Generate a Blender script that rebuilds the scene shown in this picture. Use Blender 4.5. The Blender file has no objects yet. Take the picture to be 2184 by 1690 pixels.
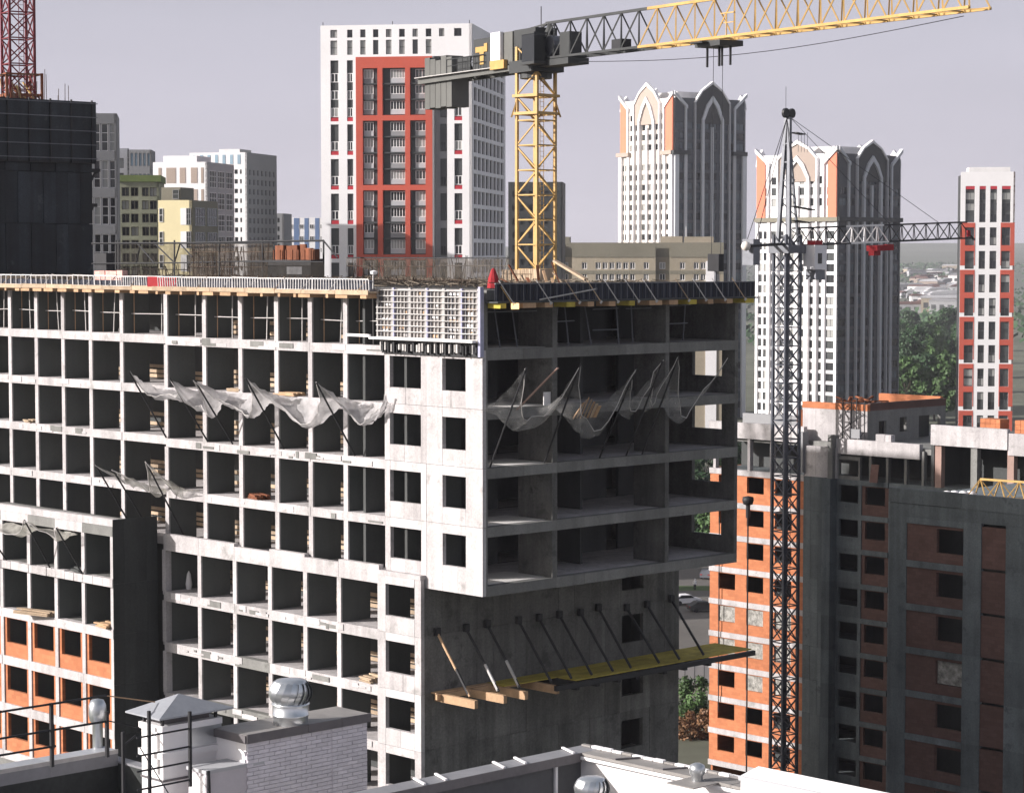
import bpy, math, random
from mathutils import Vector, Matrix
random.seed(7)
sc = bpy.context.scene
COL = sc.collection
# ------------------------------------------------------------------ camera
PITCH = math.radians(3.49); FPX = 5000.0      # focal length in units of a 2184 wide picture
cam_d = bpy.data.cameras.new('camera'); cam = bpy.data.objects.new('camera', cam_d); COL.objects.link(cam)
cam.location = (0, 0, 0); cam.rotation_euler = (math.radians(90)-PITCH, 0, 0)
cam_d.sensor_width = 36; cam_d.lens = 36*FPX/2184; cam_d.clip_start = 1; cam_d.clip_end = 40000
sc.camera = cam
# ------------------------------------------------------------------ light
SUN_EL = math.radians(21.3); SUN_H = Vector((-.976, -.218, 0)).normalized()
to_sun = Vector((SUN_H.x*math.cos(SUN_EL), SUN_H.y*math.cos(SUN_EL), math.sin(SUN_EL)))
sun_d = bpy.data.lights.new('sun', 'SUN'); sun_d.energy = 5.0; sun_d.angle = math.radians(.6); sun_d.color = (1, .955, .92)
sun = bpy.data.objects.new('sun', sun_d); COL.objects.link(sun); sun.location = (-300, -100, 300)
sun.rotation_euler = to_sun.to_track_quat('Z', 'Y').to_euler()
world = bpy.data.worlds.new('World'); sc.world = world; world.use_nodes = True
wn = world.node_tree.nodes; wl = world.node_tree.links
bg = wn['Background']; bg.inputs['Strength'].default_value = .1
sky = wn.new('ShaderNodeTexSky'); sky.sky_type = 'NISHITA'; sky.sun_disc = False
sky.sun_elevation = SUN_EL; sky.sun_rotation = math.atan2(SUN_H.x, SUN_H.y); sky.dust_density = 6; sky.air_density = 1.2
hsv = wn.new('ShaderNodeHueSaturation'); hsv.inputs['Saturation'].default_value = .6
mixw = wn.new('ShaderNodeMix'); mixw.data_type = 'RGBA'; mixw.inputs[0].default_value = .82
mixw.inputs[7].default_value = (4.6, 4.47, 5.15, 1)
tc = wn.new('ShaderNodeTexCoord'); sp = wn.new('ShaderNodeSeparateXYZ'); mr_ = wn.new('ShaderNodeMapRange')      # low pale haze, clearer and darker overhead
mr_.inputs[1].default_value = .08; mr_.inputs[2].default_value = .5; mr_.inputs[3].default_value = .85; mr_.inputs[4].default_value = .12
wl.new(tc.outputs['Generated'], sp.inputs[0]); wl.new(sp.outputs['Z'], mr_.inputs[0]); wl.new(mr_.outputs[0], mixw.inputs[0])
ra = wn.new('ShaderNodeMapRange'); ra.inputs[1].default_value = -.02; ra.inputs[2].default_value = .12; wl.new(sp.outputs['Z'], ra.inputs[0])
hc = wn.new('ShaderNodeMix'); hc.data_type = 'RGBA'; hc.inputs[6].default_value = (4.95, 4.72, 5.3, 1); hc.inputs[7].default_value = (4.35, 4.28, 5.05, 1); wl.new(ra.outputs[0], hc.inputs[0])
mpw = wn.new('ShaderNodeMapping'); mpw.inputs['Scale'].default_value = (3, 3, 14); wl.new(tc.outputs['Generated'], mpw.inputs[0])
nsw = wn.new('ShaderNodeTexNoise'); nsw.inputs['Scale'].default_value = 1.6; nsw.inputs['Detail'].default_value = 4; wl.new(mpw.outputs[0], nsw.inputs['Vector'])
rn_ = wn.new('ShaderNodeMapRange'); rn_.inputs[1].default_value = .3; rn_.inputs[2].default_value = .7; rn_.inputs[3].default_value = .955; rn_.inputs[4].default_value = 1.045; wl.new(nsw.outputs['Fac'], rn_.inputs[0])
hm_ = wn.new('ShaderNodeMix'); hm_.data_type = 'RGBA'; hm_.blend_type = 'MULTIPLY'; hm_.inputs[0].default_value = 1; wl.new(hc.outputs[2], hm_.inputs[6]); wl.new(rn_.outputs[0], hm_.inputs[7]); wl.new(hm_.outputs[2], mixw.inputs[7])
wl.new(sky.outputs[0], hsv.inputs['Color']); wl.new(hsv.outputs[0], mixw.inputs[6]); wl.new(mixw.outputs[2], bg.inputs['Color'])
sc.view_settings.view_transform = 'Standard'; sc.view_settings.look = 'None'; sc.view_settings.gamma = 1
sc.view_settings.exposure = 0.55; sc.view_settings.use_curve_mapping = False
sc.cycles.max_bounces = 6; sc.cycles.transparent_max_bounces = 24; sc.cycles.volume_bounces = 0
sc.cycles.use_denoising = True
GROUND = -50.0
# ------------------------------------------------------------------ helpers
SP, CP = math.sin(PITCH), math.cos(PITCH)
def ray(x, y):
    a = (x-1092)/FPX; b = (845-y)/FPX
    return Vector((a, b*SP+CP, b*CP-SP))
def at(x, y, Y):
    d = ray(x, y); return d*(Y/d.y)
def atz(x, y, Z):
    d = ray(x, y); return d*(Z/d.z)
VH = Vector((.722, .692, 0)).normalized(); UH = Vector((-VH.y, VH.x, 0)); ROT = math.atan2(VH.y, VH.x)
C0 = at(1030, 900, 119); C0 = Vector((C0.x, 119, 0))
def loc_vu(P):
    q = P-C0; return Vector((q.dot(VH), q.dot(UH), P.z-GROUND))
def LF(x, y, v):        # point seen at x,y on the plane v = const (parallel to the sunny facade), building coordinates
    d = ray(x, y); return loc_vu(d*((v+C0.dot(VH))/d.dot(VH)))
def RF(x, y, u):
    d = ray(x, y); return loc_vu(d*((u+C0.dot(UH))/d.dot(UH)))
def T(x, y, z): return Matrix.Translation((x, y, z))
def RZ(a): return Matrix.Rotation(a, 4, 'Z')
class MB:
    def __init__(s): s.v = []; s.f = []; s.m = []; s.M = None
    def add(s, vs, fs, mi=0):
        o = len(s.v)
        s.v += [tuple(s.M @ Vector(p)) for p in vs] if s.M is not None else [tuple(p) for p in vs]
        for f in fs: s.f.append(tuple(i+o for i in f)); s.m.append(mi)
    def box(s, a, b, mi=0):
        x0, y0, z0 = a; x1, y1, z1 = b
        s.add([(x0,y0,z0),(x1,y0,z0),(x1,y1,z0),(x0,y1,z0),(x0,y0,z1),(x1,y0,z1),(x1,y1,z1),(x0,y1,z1)],
              [(0,3,2,1),(4,5,6,7),(0,1,5,4),(1,2,6,5),(2,3,7,6),(3,0,4,7)], mi); return s
    def beam(s, p, q, w, h=None, mi=0):
        p = Vector(p); q = Vector(q); h = h or w; d = (q-p)
        if d.length < 1e-6: return s
        d.normalize(); up = Vector((0,0,1)) if abs(d.z) < .95 else Vector((1,0,0))
        a = d.cross(up).normalized()*(w/2); b = a.cross(d).normalized()*(h/2)
        s.add([p-a-b,p+a-b,p+a+b,p-a+b,q-a-b,q+a-b,q+a+b,q-a+b], [(0,1,2,3),(7,6,5,4),(0,4,5,1),(1,5,6,2),(2,6,7,3),(3,7,4,0)], mi); return s
    def tube(s, p, q, r, n=6, mi=0, r2=None):
        p = Vector(p); q = Vector(q); d = (q-p)
        if d.length < 1e-6: return s
        r2 = r if r2 is None else r2
        d.normalize(); up = Vector((0,0,1)) if abs(d.z) < .95 else Vector((1,0,0))
        a = d.cross(up).normalized(); b = a.cross(d).normalized(); vs = []
        for k in range(n):
            t = 2*math.pi*k/n; e = a*math.cos(t)+b*math.sin(t); vs += [p+e*r, q+e*r2]
        s.add(vs, [(2*k, 2*k+1, (2*k+3) % (2*n), (2*k+2) % (2*n)) for k in range(n)]+[tuple(range(0,2*n,2))[::1], tuple(range(1,2*n,2))[::-1]], mi); return s
    def line(s, pts, r, n=5, mi=0):
        for p, q in zip(pts, pts[1:]): s.tube(p, q, r, n, mi)
        return s
    def prism(s, poly, y0, y1, mi=0):     # polygon in x,z (counter-clockwise seen from -y) extruded along y
        n = len(poly); vs = [(x,y0,z) for x,z in poly]+[(x,y1,z) for x,z in poly]
        s.add(vs, [tuple(range(n)), tuple(range(2*n-1,n-1,-1))]+[(k,k+n,(k+1)%n+n,(k+1)%n) for k in range(n)], mi); return s
    def lathe(s, prof, c=(0,0,0), n=20, mi=0):
        vs = []; fs = []; m = len(prof)
        for k in range(n):
            t = 2*math.pi*k/n
            for r, z in prof: vs.append((c[0]+r*math.cos(t), c[1]+r*math.sin(t), c[2]+z))
        for k in range(n):
            for j in range(m-1):
                a = k*m+j; b = ((k+1)%n)*m+j; fs.append((a,b,b+1,a+1))
        s.add(vs, fs, mi); return s
    def mesh(s, name, mats):
        me = bpy.data.meshes.new(name); me.from_pydata(s.v, [], s.f)
        for m in (mats if isinstance(mats, (list, tuple)) else [mats]): me.materials.append(m)
        if max(s.m, default=0): me.polygons.foreach_set('material_index', s.m)
        me.update(); return me
    def build(s, name, mats, parent=None, smooth=False):
        me = s.mesh(name, mats)
        if smooth: me.polygons.foreach_set('use_smooth', [True]*len(me.polygons))
        return put(name, me, parent)
def put(name, me, parent=None, M=None):
    o = bpy.data.objects.new(name, me); COL.objects.link(o)
    if parent is not None: o.parent = parent
    if M is not None: o.matrix_basis = M
    return o
def tag(o, label, cat, group=None, kind=None):
    if label: o['label'] = label
    if cat: o['category'] = cat
    if group: o['group'] = group
    if kind: o['kind'] = kind
    return o
def thing(name, label, cat, loc=(0,0,0), rz=0, group=None):
    o = bpy.data.objects.new(name, None); COL.objects.link(o); o.location = loc; o.rotation_euler = (0,0,rz)
    return tag(o, label, cat, group)
def bx(name, mat, parent, a, b): return MB().box(a, b).build(name, mat, parent)
def stuffpart(o): o['kind'] = 'stuff'; return o
ORD = ['first','second','third','fourth','fifth','sixth','seventh','eighth','ninth','tenth','eleventh','twelfth','thirteenth','fourteenth','fifteenth','sixteenth']
# ------------------------------------------------------------------ materials
def surf(name, col, rough=.85, var=.18, scale=.6, streak=0, bump=.15, metal=0, rnd=.1, fine=9, dirt=None, spec=.3):
    m = bpy.data.materials.new(name); m.use_nodes = True; n = m.node_tree.nodes; l = m.node_tree.links
    b = n['Principled BSDF']; b.inputs['Roughness'].default_value = rough; b.inputs['Metallic'].default_value = metal
    b.inputs['Specular IOR Level'].default_value = spec
    geo = n.new('ShaderNodeNewGeometry'); no = n.new('ShaderNodeTexNoise'); no.inputs['Scale'].default_value = scale
    no.inputs['Detail'].default_value = 6; no.inputs['Roughness'].default_value = .62; l.new(geo.outputs['Position'], no.inputs['Vector'])
    fac = no.outputs['Fac']
    if streak:
        mp = n.new('ShaderNodeMapping'); mp.inputs['Scale'].default_value = (streak, streak, streak*.06)
        l.new(geo.outputs['Position'], mp.inputs['Vector']); ns = n.new('ShaderNodeTexNoise'); ns.inputs['Scale'].default_value = 1
        ns.inputs['Detail'].default_value = 5; l.new(mp.outputs[0], ns.inputs['Vector'])
        ad = n.new('ShaderNodeMath'); ad.operation = 'ADD'; l.new(fac, ad.inputs[0]); l.new(ns.outputs['Fac'], ad.inputs[1])
        hf = n.new('ShaderNodeMath'); hf.operation = 'MULTIPLY'; hf.inputs[1].default_value = .5; l.new(ad.outputs[0], hf.inputs[0]); fac = hf.outputs[0]
    nf = n.new('ShaderNodeTexNoise'); nf.inputs['Scale'].default_value = fine; nf.inputs['Detail'].default_value = 4; l.new(geo.outputs['Position'], nf.inputs['Vector'])
    ram = n.new('ShaderNodeMapRange'); ram.inputs[1].default_value = .3; ram.inputs[2].default_value = .7
    ram.inputs[3].default_value = 1-var; ram.inputs[4].default_value = 1+var*.8; l.new(fac, ram.inputs[0])
    r2 = n.new('ShaderNodeMapRange'); r2.inputs[1].default_value = .3; r2.inputs[2].default_value = .7
    r2.inputs[3].default_value = 1-var*.35; r2.inputs[4].default_value = 1+var*.35; l.new(nf.outputs['Fac'], r2.inputs[0])
    mu = n.new('ShaderNodeMath'); mu.operation = 'MULTIPLY'; l.new(ram.outputs[0], mu.inputs[0]); l.new(r2.outputs[0], mu.inputs[1])
    oi = n.new('ShaderNodeObjectInfo'); r3 = n.new('ShaderNodeMapRange'); r3.inputs[3].default_value = 1-rnd; r3.inputs[4].default_value = 1+rnd
    l.new(oi.outputs['Random'], r3.inputs[0]); m2 = n.new('ShaderNodeMath'); m2.operation = 'MULTIPLY'; l.new(mu.outputs[0], m2.inputs[0]); l.new(r3.outputs[0], m2.inputs[1])
    mix = n.new('ShaderNodeMix'); mix.data_type = 'RGBA'; mix.blend_type = 'MULTIPLY'; mix.inputs[0].default_value = 1
    mix.inputs[6].default_value = (*col, 1); l.new(m2.outputs[0], mix.inputs[7]); out = mix.outputs[2]
    if dirt:
        nd = n.new('ShaderNodeTexNoise'); nd.inputs['Scale'].default_value = dirt[1]; nd.inputs['Detail'].default_value = 8; nd.inputs['Roughness'].default_value = .7
        l.new(geo.outputs['Position'], nd.inputs['Vector']); rd = n.new('ShaderNodeMapRange'); rd.inputs[1].default_value = dirt[2]; rd.inputs[2].default_value = dirt[2]+.12
        l.new(nd.outputs['Fac'], rd.inputs[0]); md = n.new('ShaderNodeMix'); md.data_type = 'RGBA'; l.new(rd.outputs[0], md.inputs[0]); l.new(out, md.inputs[6]); md.inputs[7].default_value = (*dirt[0], 1); out = md.outputs[2]
    l.new(out, b.inputs['Base Color'])
    if bump:
        bu = n.new('ShaderNodeBump'); bu.inputs['Strength'].default_value = bump; bu.inputs['Distance'].default_value = .03; l.new(nf.outputs['Fac'], bu.inputs['Height']); l.new(bu.outputs[0], b.inputs['Normal'])
    return m
def courses(m, w, h, depth=.8):
    n = m.node_tree.nodes; l = m.node_tree.links; b = n['Principled BSDF']; g = n.new('ShaderNodeNewGeometry')
    d = n.new('ShaderNodeVectorMath'); d.operation = 'DOT_PRODUCT'; d.inputs[1].default_value = (-.692, .722, 0); l.new(g.outputs['Position'], d.inputs[0])
    s_ = n.new('ShaderNodeSeparateXYZ'); l.new(g.outputs['Position'], s_.inputs[0]); c = n.new('ShaderNodeCombineXYZ'); l.new(d.outputs['Value'], c.inputs[0]); l.new(s_.outputs['Z'], c.inputs[1])
    t = n.new('ShaderNodeTexBrick'); t.inputs['Scale'].default_value = 1; t.inputs['Brick Width'].default_value = w; t.inputs['Row Height'].default_value = h; t.inputs['Mortar Size'].default_value = .014; t.inputs['Mortar Smooth'].default_value = .3
    t.inputs['Color1'].default_value = (1,1,1,1); t.inputs['Color2'].default_value = (depth,depth*.97,depth*.95,1); t.inputs['Mortar'].default_value = (.78,.8,.82,1); l.new(c.outputs[0], t.inputs['Vector'])
    src = b.inputs['Base Color'].links[0].from_socket; x = n.new('ShaderNodeMix'); x.data_type = 'RGBA'; x.blend_type = 'MULTIPLY'; x.inputs[0].default_value = 1; l.new(src, x.inputs[6]); l.new(t.outputs['Color'], x.inputs[7]); l.new(x.outputs[2], b.inputs['Base Color'])
def glassy(name, col, rough=.12):
    m = bpy.data.materials.new(name); m.use_nodes = True; b = m.node_tree.nodes['Principled BSDF']
    b.inputs['Base Color'].default_value = (*col, 1); b.inputs['Roughness'].default_value = rough; b.inputs['Specular IOR Level'].default_value = .5; return m
def netmat(name, col, alpha):
    m = bpy.data.materials.new(name); m.use_nodes = True; n = m.node_tree.nodes; l = m.node_tree.links
    for x in list(n): n.remove(x)
    o = n.new('ShaderNodeOutputMaterial'); d = n.new('ShaderNodeBsdfDiffuse'); d.inputs[0].default_value = (*col, 1)
    tl = n.new('ShaderNodeBsdfTranslucent'); tl.inputs[0].default_value = (*col, 1); a = n.new('ShaderNodeMixShader'); a.inputs[0].default_value = .35
    l.new(d.outputs[0], a.inputs[1]); l.new(tl.outputs[0], a.inputs[2]); tr = n.new('ShaderNodeBsdfTransparent'); f = n.new('ShaderNodeMixShader')
    ns = n.new('ShaderNodeTexNoise'); ns.inputs['Scale'].default_value = 2.2; ns.inputs['Detail'].default_value = 7; g = n.new('ShaderNodeNewGeometry'); l.new(g.outputs['Position'], ns.inputs['Vector'])
    r = n.new('ShaderNodeMapRange'); r.inputs[1].default_value = .3; r.inputs[2].default_value = .7; r.inputs[3].default_value = alpha-.18; r.inputs[4].default_value = min(1, alpha+.18)
    l.new(ns.outputs['Fac'], r.inputs[0]); l.new(r.outputs[0], f.inputs[0]); l.new(tr.outputs[0], f.inputs[1]); l.new(a.outputs[0], f.inputs[2]); l.new(f.outputs[0], o.inputs[0]); return m
M = {}
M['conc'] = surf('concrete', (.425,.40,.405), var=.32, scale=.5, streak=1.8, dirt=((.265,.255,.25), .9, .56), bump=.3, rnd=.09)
M['concp'] = surf('concrete_pale', (.455,.435,.44), var=.22, scale=.6, streak=1.5, dirt=((.33,.31,.30), 1.1, .58), bump=.3, rnd=.1)
M['sunpatch'] = surf('sunpatch_pale', (.66,.64,.62), var=.1, scale=.8)  # added pale floor; brightness of the sun patch put into its colour
M['paintrail'] = surf('off_white_rail', (.56,.54,.54), rough=.5, var=.2, scale=3, rnd=.12)
M['conc2'] = surf('concrete_grey_and_shade', (.175,.173,.166), var=.28, scale=.5, streak=1.6, dirt=((.12,.118,.11), .9, .58), bump=.2, rnd=.12)  # darker concrete copy; shade of unlit faces in the colour, also random pieces
M['conc3'] = surf('concrete_blue_shade', (.115,.132,.142), var=.38, scale=.5, streak=1.8, dirt=((.068,.08,.088), .9, .57), bump=.2, rnd=.16)  # bluish dark copy for the right building, its shadow put into the colour
M['conc4'] = surf('concrete_weathered_shade', (.12,.118,.113), var=.5, scale=.6, streak=2.2, dirt=((.06,.06,.056), .8, .55), bump=.3, rnd=.16)  # weathered concrete darkened with the shade of the unlit face
M['block'] = surf('concrete_bay_shade', (.095,.102,.098), var=.15, scale=.5, streak=1.5, rnd=.15)  # concrete darkened for bay walls, interior shade put into the colour
M['concshade'] = surf('concrete_dark_shade', (.034,.037,.037), var=.35, scale=.5, streak=1.6, rnd=.15)  # near-black concrete copy carrying the shade of side and parapet walls
M['concd'] = surf('interior_shade_grey', (.06,.063,.063), var=.2, scale=.5, streak=1.5, rnd=.15)  # deepest interior tone, shade of back walls and partitions painted in
M['corewrap'] = surf('dark_shuttering', (.024,.029,.036), var=.6, scale=.4, streak=1.5, rough=.7, rnd=.45, dirt=((.075,.08,.084), .8, .60))
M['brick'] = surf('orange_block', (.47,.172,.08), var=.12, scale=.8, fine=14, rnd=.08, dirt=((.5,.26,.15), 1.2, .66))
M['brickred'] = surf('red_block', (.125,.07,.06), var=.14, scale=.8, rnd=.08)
courses(M['brick'], .5, .25); courses(M['brickred'], .5, .25)
M['white'] = surf('white_render', (.78,.76,.77), var=.05, scale=.1, fine=1.5, rnd=.02, bump=0)
M['white2'] = surf('white_wall', (.72,.70,.70), var=.1, scale=.3, fine=3, rnd=.04, streak=.7)
M['red'] = surf('red_cladding', (.46,.085,.055), var=.07, scale=.15, fine=2, rnd=.03, bump=0)
M['redtrim'] = surf('crimson_trim', (.42,.03,.045), var=.05, bump=0)
M['dgrey'] = surf('charcoal_cladding', (.05,.053,.055), var=.15, scale=.3, rough=.6, bump=0)
M['dgrey2'] = surf('slate_shade_cladding', (.085,.092,.105), var=.1, scale=.3, bump=0)
M['dgrey4'] = surf('mid_grey_shade_cladding', (.085,.088,.097), var=.08, scale=.3, bump=0)
M['lgrey2'] = surf('silver_shade_cladding', (.52,.53,.56), var=.05, scale=.2, bump=0)
M['dgrey3'] = surf('graphite_cladding', (.07,.072,.08), var=.1, scale=.3, bump=0)
M['grey'] = surf('grey_cladding', (.25,.25,.26), var=.08, scale=.2, fine=2, bump=0)
M['lgrey'] = surf('light_grey_cladding', (.42,.42,.44), var=.06, scale=.2, fine=2, bump=0)
M['beige'] = surf('beige_panel', (.32,.275,.21), var=.12, scale=.15, fine=2, bump=0)
M['olive'] = surf('olive_band', (.20,.185,.145), var=.1, scale=.15, fine=2, bump=0)
M['cream'] = surf('cream_render', (.66,.58,.36), var=.05, scale=.1, fine=1.5, bump=0)
M['pale'] = surf('pale_pink_render', (.66,.60,.55), var=.06, scale=.1, fine=1.5, bump=0)
M['taupe'] = surf('taupe_panel', (.36,.29,.25), var=.05, bump=0)
M['green'] = surf('green_cladding', (.15,.19,.07), var=.15, bump=0)
M['sage'] = surf('sage_wall', (.27,.275,.20), var=.2, scale=.3, fine=2, bump=0)
M['blue'] = surf('blue_cladding', (.13,.19,.33), var=.1, bump=0)
M['paleblue'] = surf('pale_blue_panel', (.28,.38,.46), var=.06, bump=0)
M['salmon'] = surf('salmon_cladding', (.62,.21,.13), var=.04, bump=0, rnd=.02)
M['glass'] = glassy('dark_glass', (.018,.02,.022)); M['glass2'] = glassy('curtained_glass', (.30,.30,.29), .3); M['glass3'] = glassy('smoky_glass', (.06,.065,.065), .15); M['glass5'] = glassy('teal_glass', (.09,.115,.135), .2); M['glass4'] = glassy('blue_grey_glass', (.055,.07,.085), .15)
M['yellow'] = surf('yellow_paint', (.47,.29,.095), rough=.5, var=.15, scale=1.5, rnd=.08, spec=.4, dirt=((.32,.2,.08), 3, .62))
M['cranegrey'] = surf('black_grey_paint', (.045,.047,.048), rough=.5, var=.15, rnd=.1)
M['olivegrey'] = surf('grey_panel_paint', (.115,.115,.108), rough=.5, var=.1)
M['steel'] = surf('grey_steel', (.16,.165,.185), rough=.5, metal=.3, var=.15, scale=2)
M['steel2'] = surf('shaded_grey_steel', (.085,.09,.11), rough=.5, metal=.2, var=.2, scale=2)  # crane mast grey darkened to carry the building's shadow
M['black'] = surf('black_steel', (.022,.022,.025), rough=.55, var=.2, scale=2)
M['redsteel'] = surf('dark_red_paint', (.15,.018,.025), rough=.55, var=.2, scale=1.5)
M['redcloth'] = surf('red_sheet', (.28,.018,.024), var=.2)
M['timber'] = surf('sawn_timber', (.40,.30,.21), var=.25, scale=1.5, streak=2, rnd=.25)
M['tan'] = surf('tan_timber', (.43,.28,.17), var=.2, scale=1.5, rnd=.15)
M['ply'] = surf('yellow_ply', (.42,.33,.06), var=.25, scale=1.2, rnd=.18)
M['rail'] = surf('pale_steel', (.46,.44,.43), rough=.5, var=.15, scale=3, rnd=.1)
M['rust'] = surf('rusty_steel', (.17,.06,.03), var=.4, scale=1.6, streak=2.5, rnd=.25)
M['rebar'] = surf('rebar', (.085,.06,.045), var=.3, scale=2)
M['navy'] = surf('navy_sheet', (.016,.019,.035), rough=.6, var=.3, scale=1, streak=2, rnd=.3)
M['galv'] = surf('galvanised', (.60,.62,.64), rough=.28, metal=.85, var=.1, scale=2, bump=.03)
M['roofgrey'] = surf('roof_sheet_grey', (.21,.21,.225), rough=.5, var=.12, scale=1.5, rnd=.05)
M['capdark'] = surf('cap_metal_brown_grey', (.13,.12,.125), rough=.5, var=.15, scale=2)
M['whitebrick'] = surf('painted_brick', (.60,.57,.61), var=.08, scale=3, fine=30, rnd=.07)
M['mortar'] = surf('painted_mortar', (.50,.47,.505), var=.15, scale=4)
M['asphalt'] = surf('asphalt', (.12,.11,.10), var=.2, scale=.05, fine=1)
M['ground'] = surf('earth_ground', (.11,.115,.085), var=.35, scale=.02, fine=.3, bump=0)
M['hill'] = surf('far_hill', (.10,.115,.085), var=.35, scale=.004, fine=.03, bump=0)
M['grass'] = surf('grass', (.07,.11,.035), var=.3, scale=.3, fine=3)
M['netw'] = netmat('white_safety_net', (.62,.60,.61), .70); M['netd'] = netmat('thin_safety_net', (.50,.49,.48), .26)
M['mesh'] = netmat('dark_debris_mesh', (.05,.045,.04), .5); M['meshbrown'] = netmat('brown_debris_mesh', (.16,.13,.10), .5)
M['film'] = surf('grey_plastic_film', (.30,.29,.27), rough=.25, var=.6, scale=2.2, fine=6, bump=.6)
M['pinkconc'] = surf('pinkish_concrete', (.30,.2,.17), var=.2)
M['formply'] = surf('formwork_ply', (.22,.20,.19), var=.6, scale=3, streak=4, rnd=.35)
M['steelblue'] = surf('bluish_steel', (.35,.35,.48), rough=.5, var=.2)
M['dark_deck'] = surf('oiled_deck', (.035,.032,.03), var=.5, scale=1.2, fine=8)
M['rebar2'] = surf('grey_bars', (.13,.12,.11), var=.4, scale=2)
M['litter'] = surf('mixed_litter', (.16,.13,.10), var=.8, scale=1.8, fine=5)
M['pink'] = surf('pink_wrap', (.62,.36,.32), var=.25, scale=3)
M['meshpale'] = netmat('pale_debris_mesh', (.20,.17,.14), .28); M['netw2'] = netmat('greyish_net', (.62,.60,.55), .5)
M['capbrown'] = surf('weathered_cap', (.24,.225,.215), rough=.55, var=.15, scale=2)
M['roofwall'] = surf('shade_side_parapet', (.10,.10,.105), var=.12, scale=1.5); M['roofwall2'] = surf('mauve_shade_render', (.50,.47,.50), var=.06, scale=2)
M['roofgrey2'] = surf('zinc_sheet', (.33,.34,.37), rough=.45, var=.1, scale=2)
def leafmat(name, col):
    m = surf(name, col, rough=.6, var=.45, scale=.5, fine=5, bump=0, rnd=.12); return m
M['leaf'] = leafmat('leaves', (.06,.115,.035)); M['leaf2'] = leafmat('dark_leaves', (.035,.075,.03)); M['leafb'] = leafmat('rust_leaves', (.19,.10,.05)); M['bark'] = surf('bark', (.06,.045,.035))
# ------------------------------------------------------------------ facade tools
def wall_mesh(mb, W, H, holes, t=.3, z0=0, x0=0, mi=0, sides=True, back=False, ri=None):
    """wall in local x (along), y (inward), z; holes = (xa, za, xb, zb)"""
    ri = mi if ri is None else ri
    xs = sorted({x0, x0+W}|{h[0] for h in holes}|{h[2] for h in holes}); zs = sorted({z0, z0+H}|{h[1] for h in holes}|{h[3] for h in holes})
    xs = [x for x in xs if x0-1e-6 <= x <= x0+W+1e-6]; zs = [z for z in zs if z0-1e-6 <= z <= z0+H+1e-6]
    for a, b in zip(zs, zs[1:]):
        zc = (a+b)/2; act = [h for h in holes if h[1] < zc < h[3]]; run = None
        for c, d in list(zip(xs, xs[1:]))+[(None, None)]:
            solid = c is not None and not any(h[0] < (c+d)/2 < h[2] for h in act)
            if solid: run = (run[0], d) if run else (c, d)
            elif run:
                mb.add([(run[0],0,a),(run[1],0,a),(run[1],0,b),(run[0],0,b)], [(0,1,2,3)], mi)
                if back: mb.add([(run[0],t,a),(run[1],t,a),(run[1],t,b),(run[0],t,b)], [(3,2,1,0)], mi)
                run = None
    for a, c, b, d in holes:
        mb.add([(a,0,c),(b,0,c),(b,0,d),(a,0,d),(a,t,c),(b,t,c),(b,t,d),(a,t,d)], [(0,4,5,1),(1,5,6,2),(2,6,7,3),(3,7,4,0)], ri)
    if sides:
        X, Z = x0+W, z0+H
        mb.add([(x0,0,z0),(X,0,z0),(X,0,Z),(x0,0,Z),(x0,t,z0),(X,t,z0),(X,t,Z),(x0,t,Z)], [(1,0,4,5),(2,1,5,6),(3,2,6,7),(0,3,7,4)], mi)
    return mb
WIN = {}
def winmesh(w, h, nx, nz, fm, gm, fw=.07):
    k = (round(w,2), round(h,2), nx, nz, fm, gm, fw)
    if k not in WIN:
        b = MB(); b.add([(0,.1,0),(w,.1,0),(w,.1,h),(0,.1,h)], [(0,1,2,3)], 1)
        for i in range(nx+1):
            x = i*(w-fw)/nx; b.add([(x,.05,0),(x+fw,.05,0),(x+fw,.05,h),(x,.05,h),(x,.1,0),(x+fw,.1,0),(x+fw,.1,h),(x,.1,h)], [(0,1,2,3),(1,5,6,2),(4,0,3,7)], 0)
        for i in range(nz+1):
            z = i*(h-fw)/nz; b.add([(0,.045,z),(w,.045,z),(w,.045,z+fw),(0,.045,z+fw),(0,.1,z),(w,.1,z),(w,.1,z+fw),(0,.1,z+fw)], [(0,1,2,3),(3,2,6,7),(0,4,5,1)], 0)
        WIN[k] = b.mesh('window', [M[fm], M[gm]])
    return WIN[k]
def window(parent, F, x, z, w, h, nx=2, nz=1, fm='dgrey', gm=None, y=.12, fw=.07, name='window'):
    gm = gm or random.choice(['glass','glass','glass3','glass3','glass2'])
    return put(name, winmesh(w, h, nx, nz, fm, gm, fw), parent, F @ T(x, y, z))
def side(W): return T(W, 0, 0) @ RZ(math.pi/2)      # face frame of the right-hand side of a box whose front is W wide
# ================================================================== ground, hills, far town
g = MB(); g.add([(-15000,-300,GROUND),(15000,-300,GROUND),(15000,6400,GROUND),(-15000,6400,GROUND)], [(0,1,2,3)])
tag(g.build('ground', M['ground']), None, None, kind='structure')
def hillside(name, y0, y1, top, seed, amp, wave, n=110, m=8):
    r = random.Random(seed); ph = [r.uniform(0, 6.28) for _ in range(4)]; vs = []; fs = []
    for j in range(m+1):
        t = j/m
        for i in range(n+1):
            x = -9000+18000*i/n
            h = top+amp*(math.sin(x/wave+ph[0])+.5*math.sin(x/wave*2.3+ph[1])+.25*math.sin(x/wave*5.1+ph[2]))
            vs.append((x, y0+(y1-y0)*t, GROUND-1+(h-GROUND)*(t**1.2)+r.uniform(-1,1)*t*2))
    for j in range(m):
        for i in range(n): a = j*(n+1)+i; fs.append((a, a+1, a+n+2, a+n+1))
    b = MB(); b.add(vs, fs); return tag(b.build(name, M['hill'], smooth=True), None, None, kind='structure')
hillside('hills', 2600, 5600, 4, 3, 7, 900)
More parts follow.
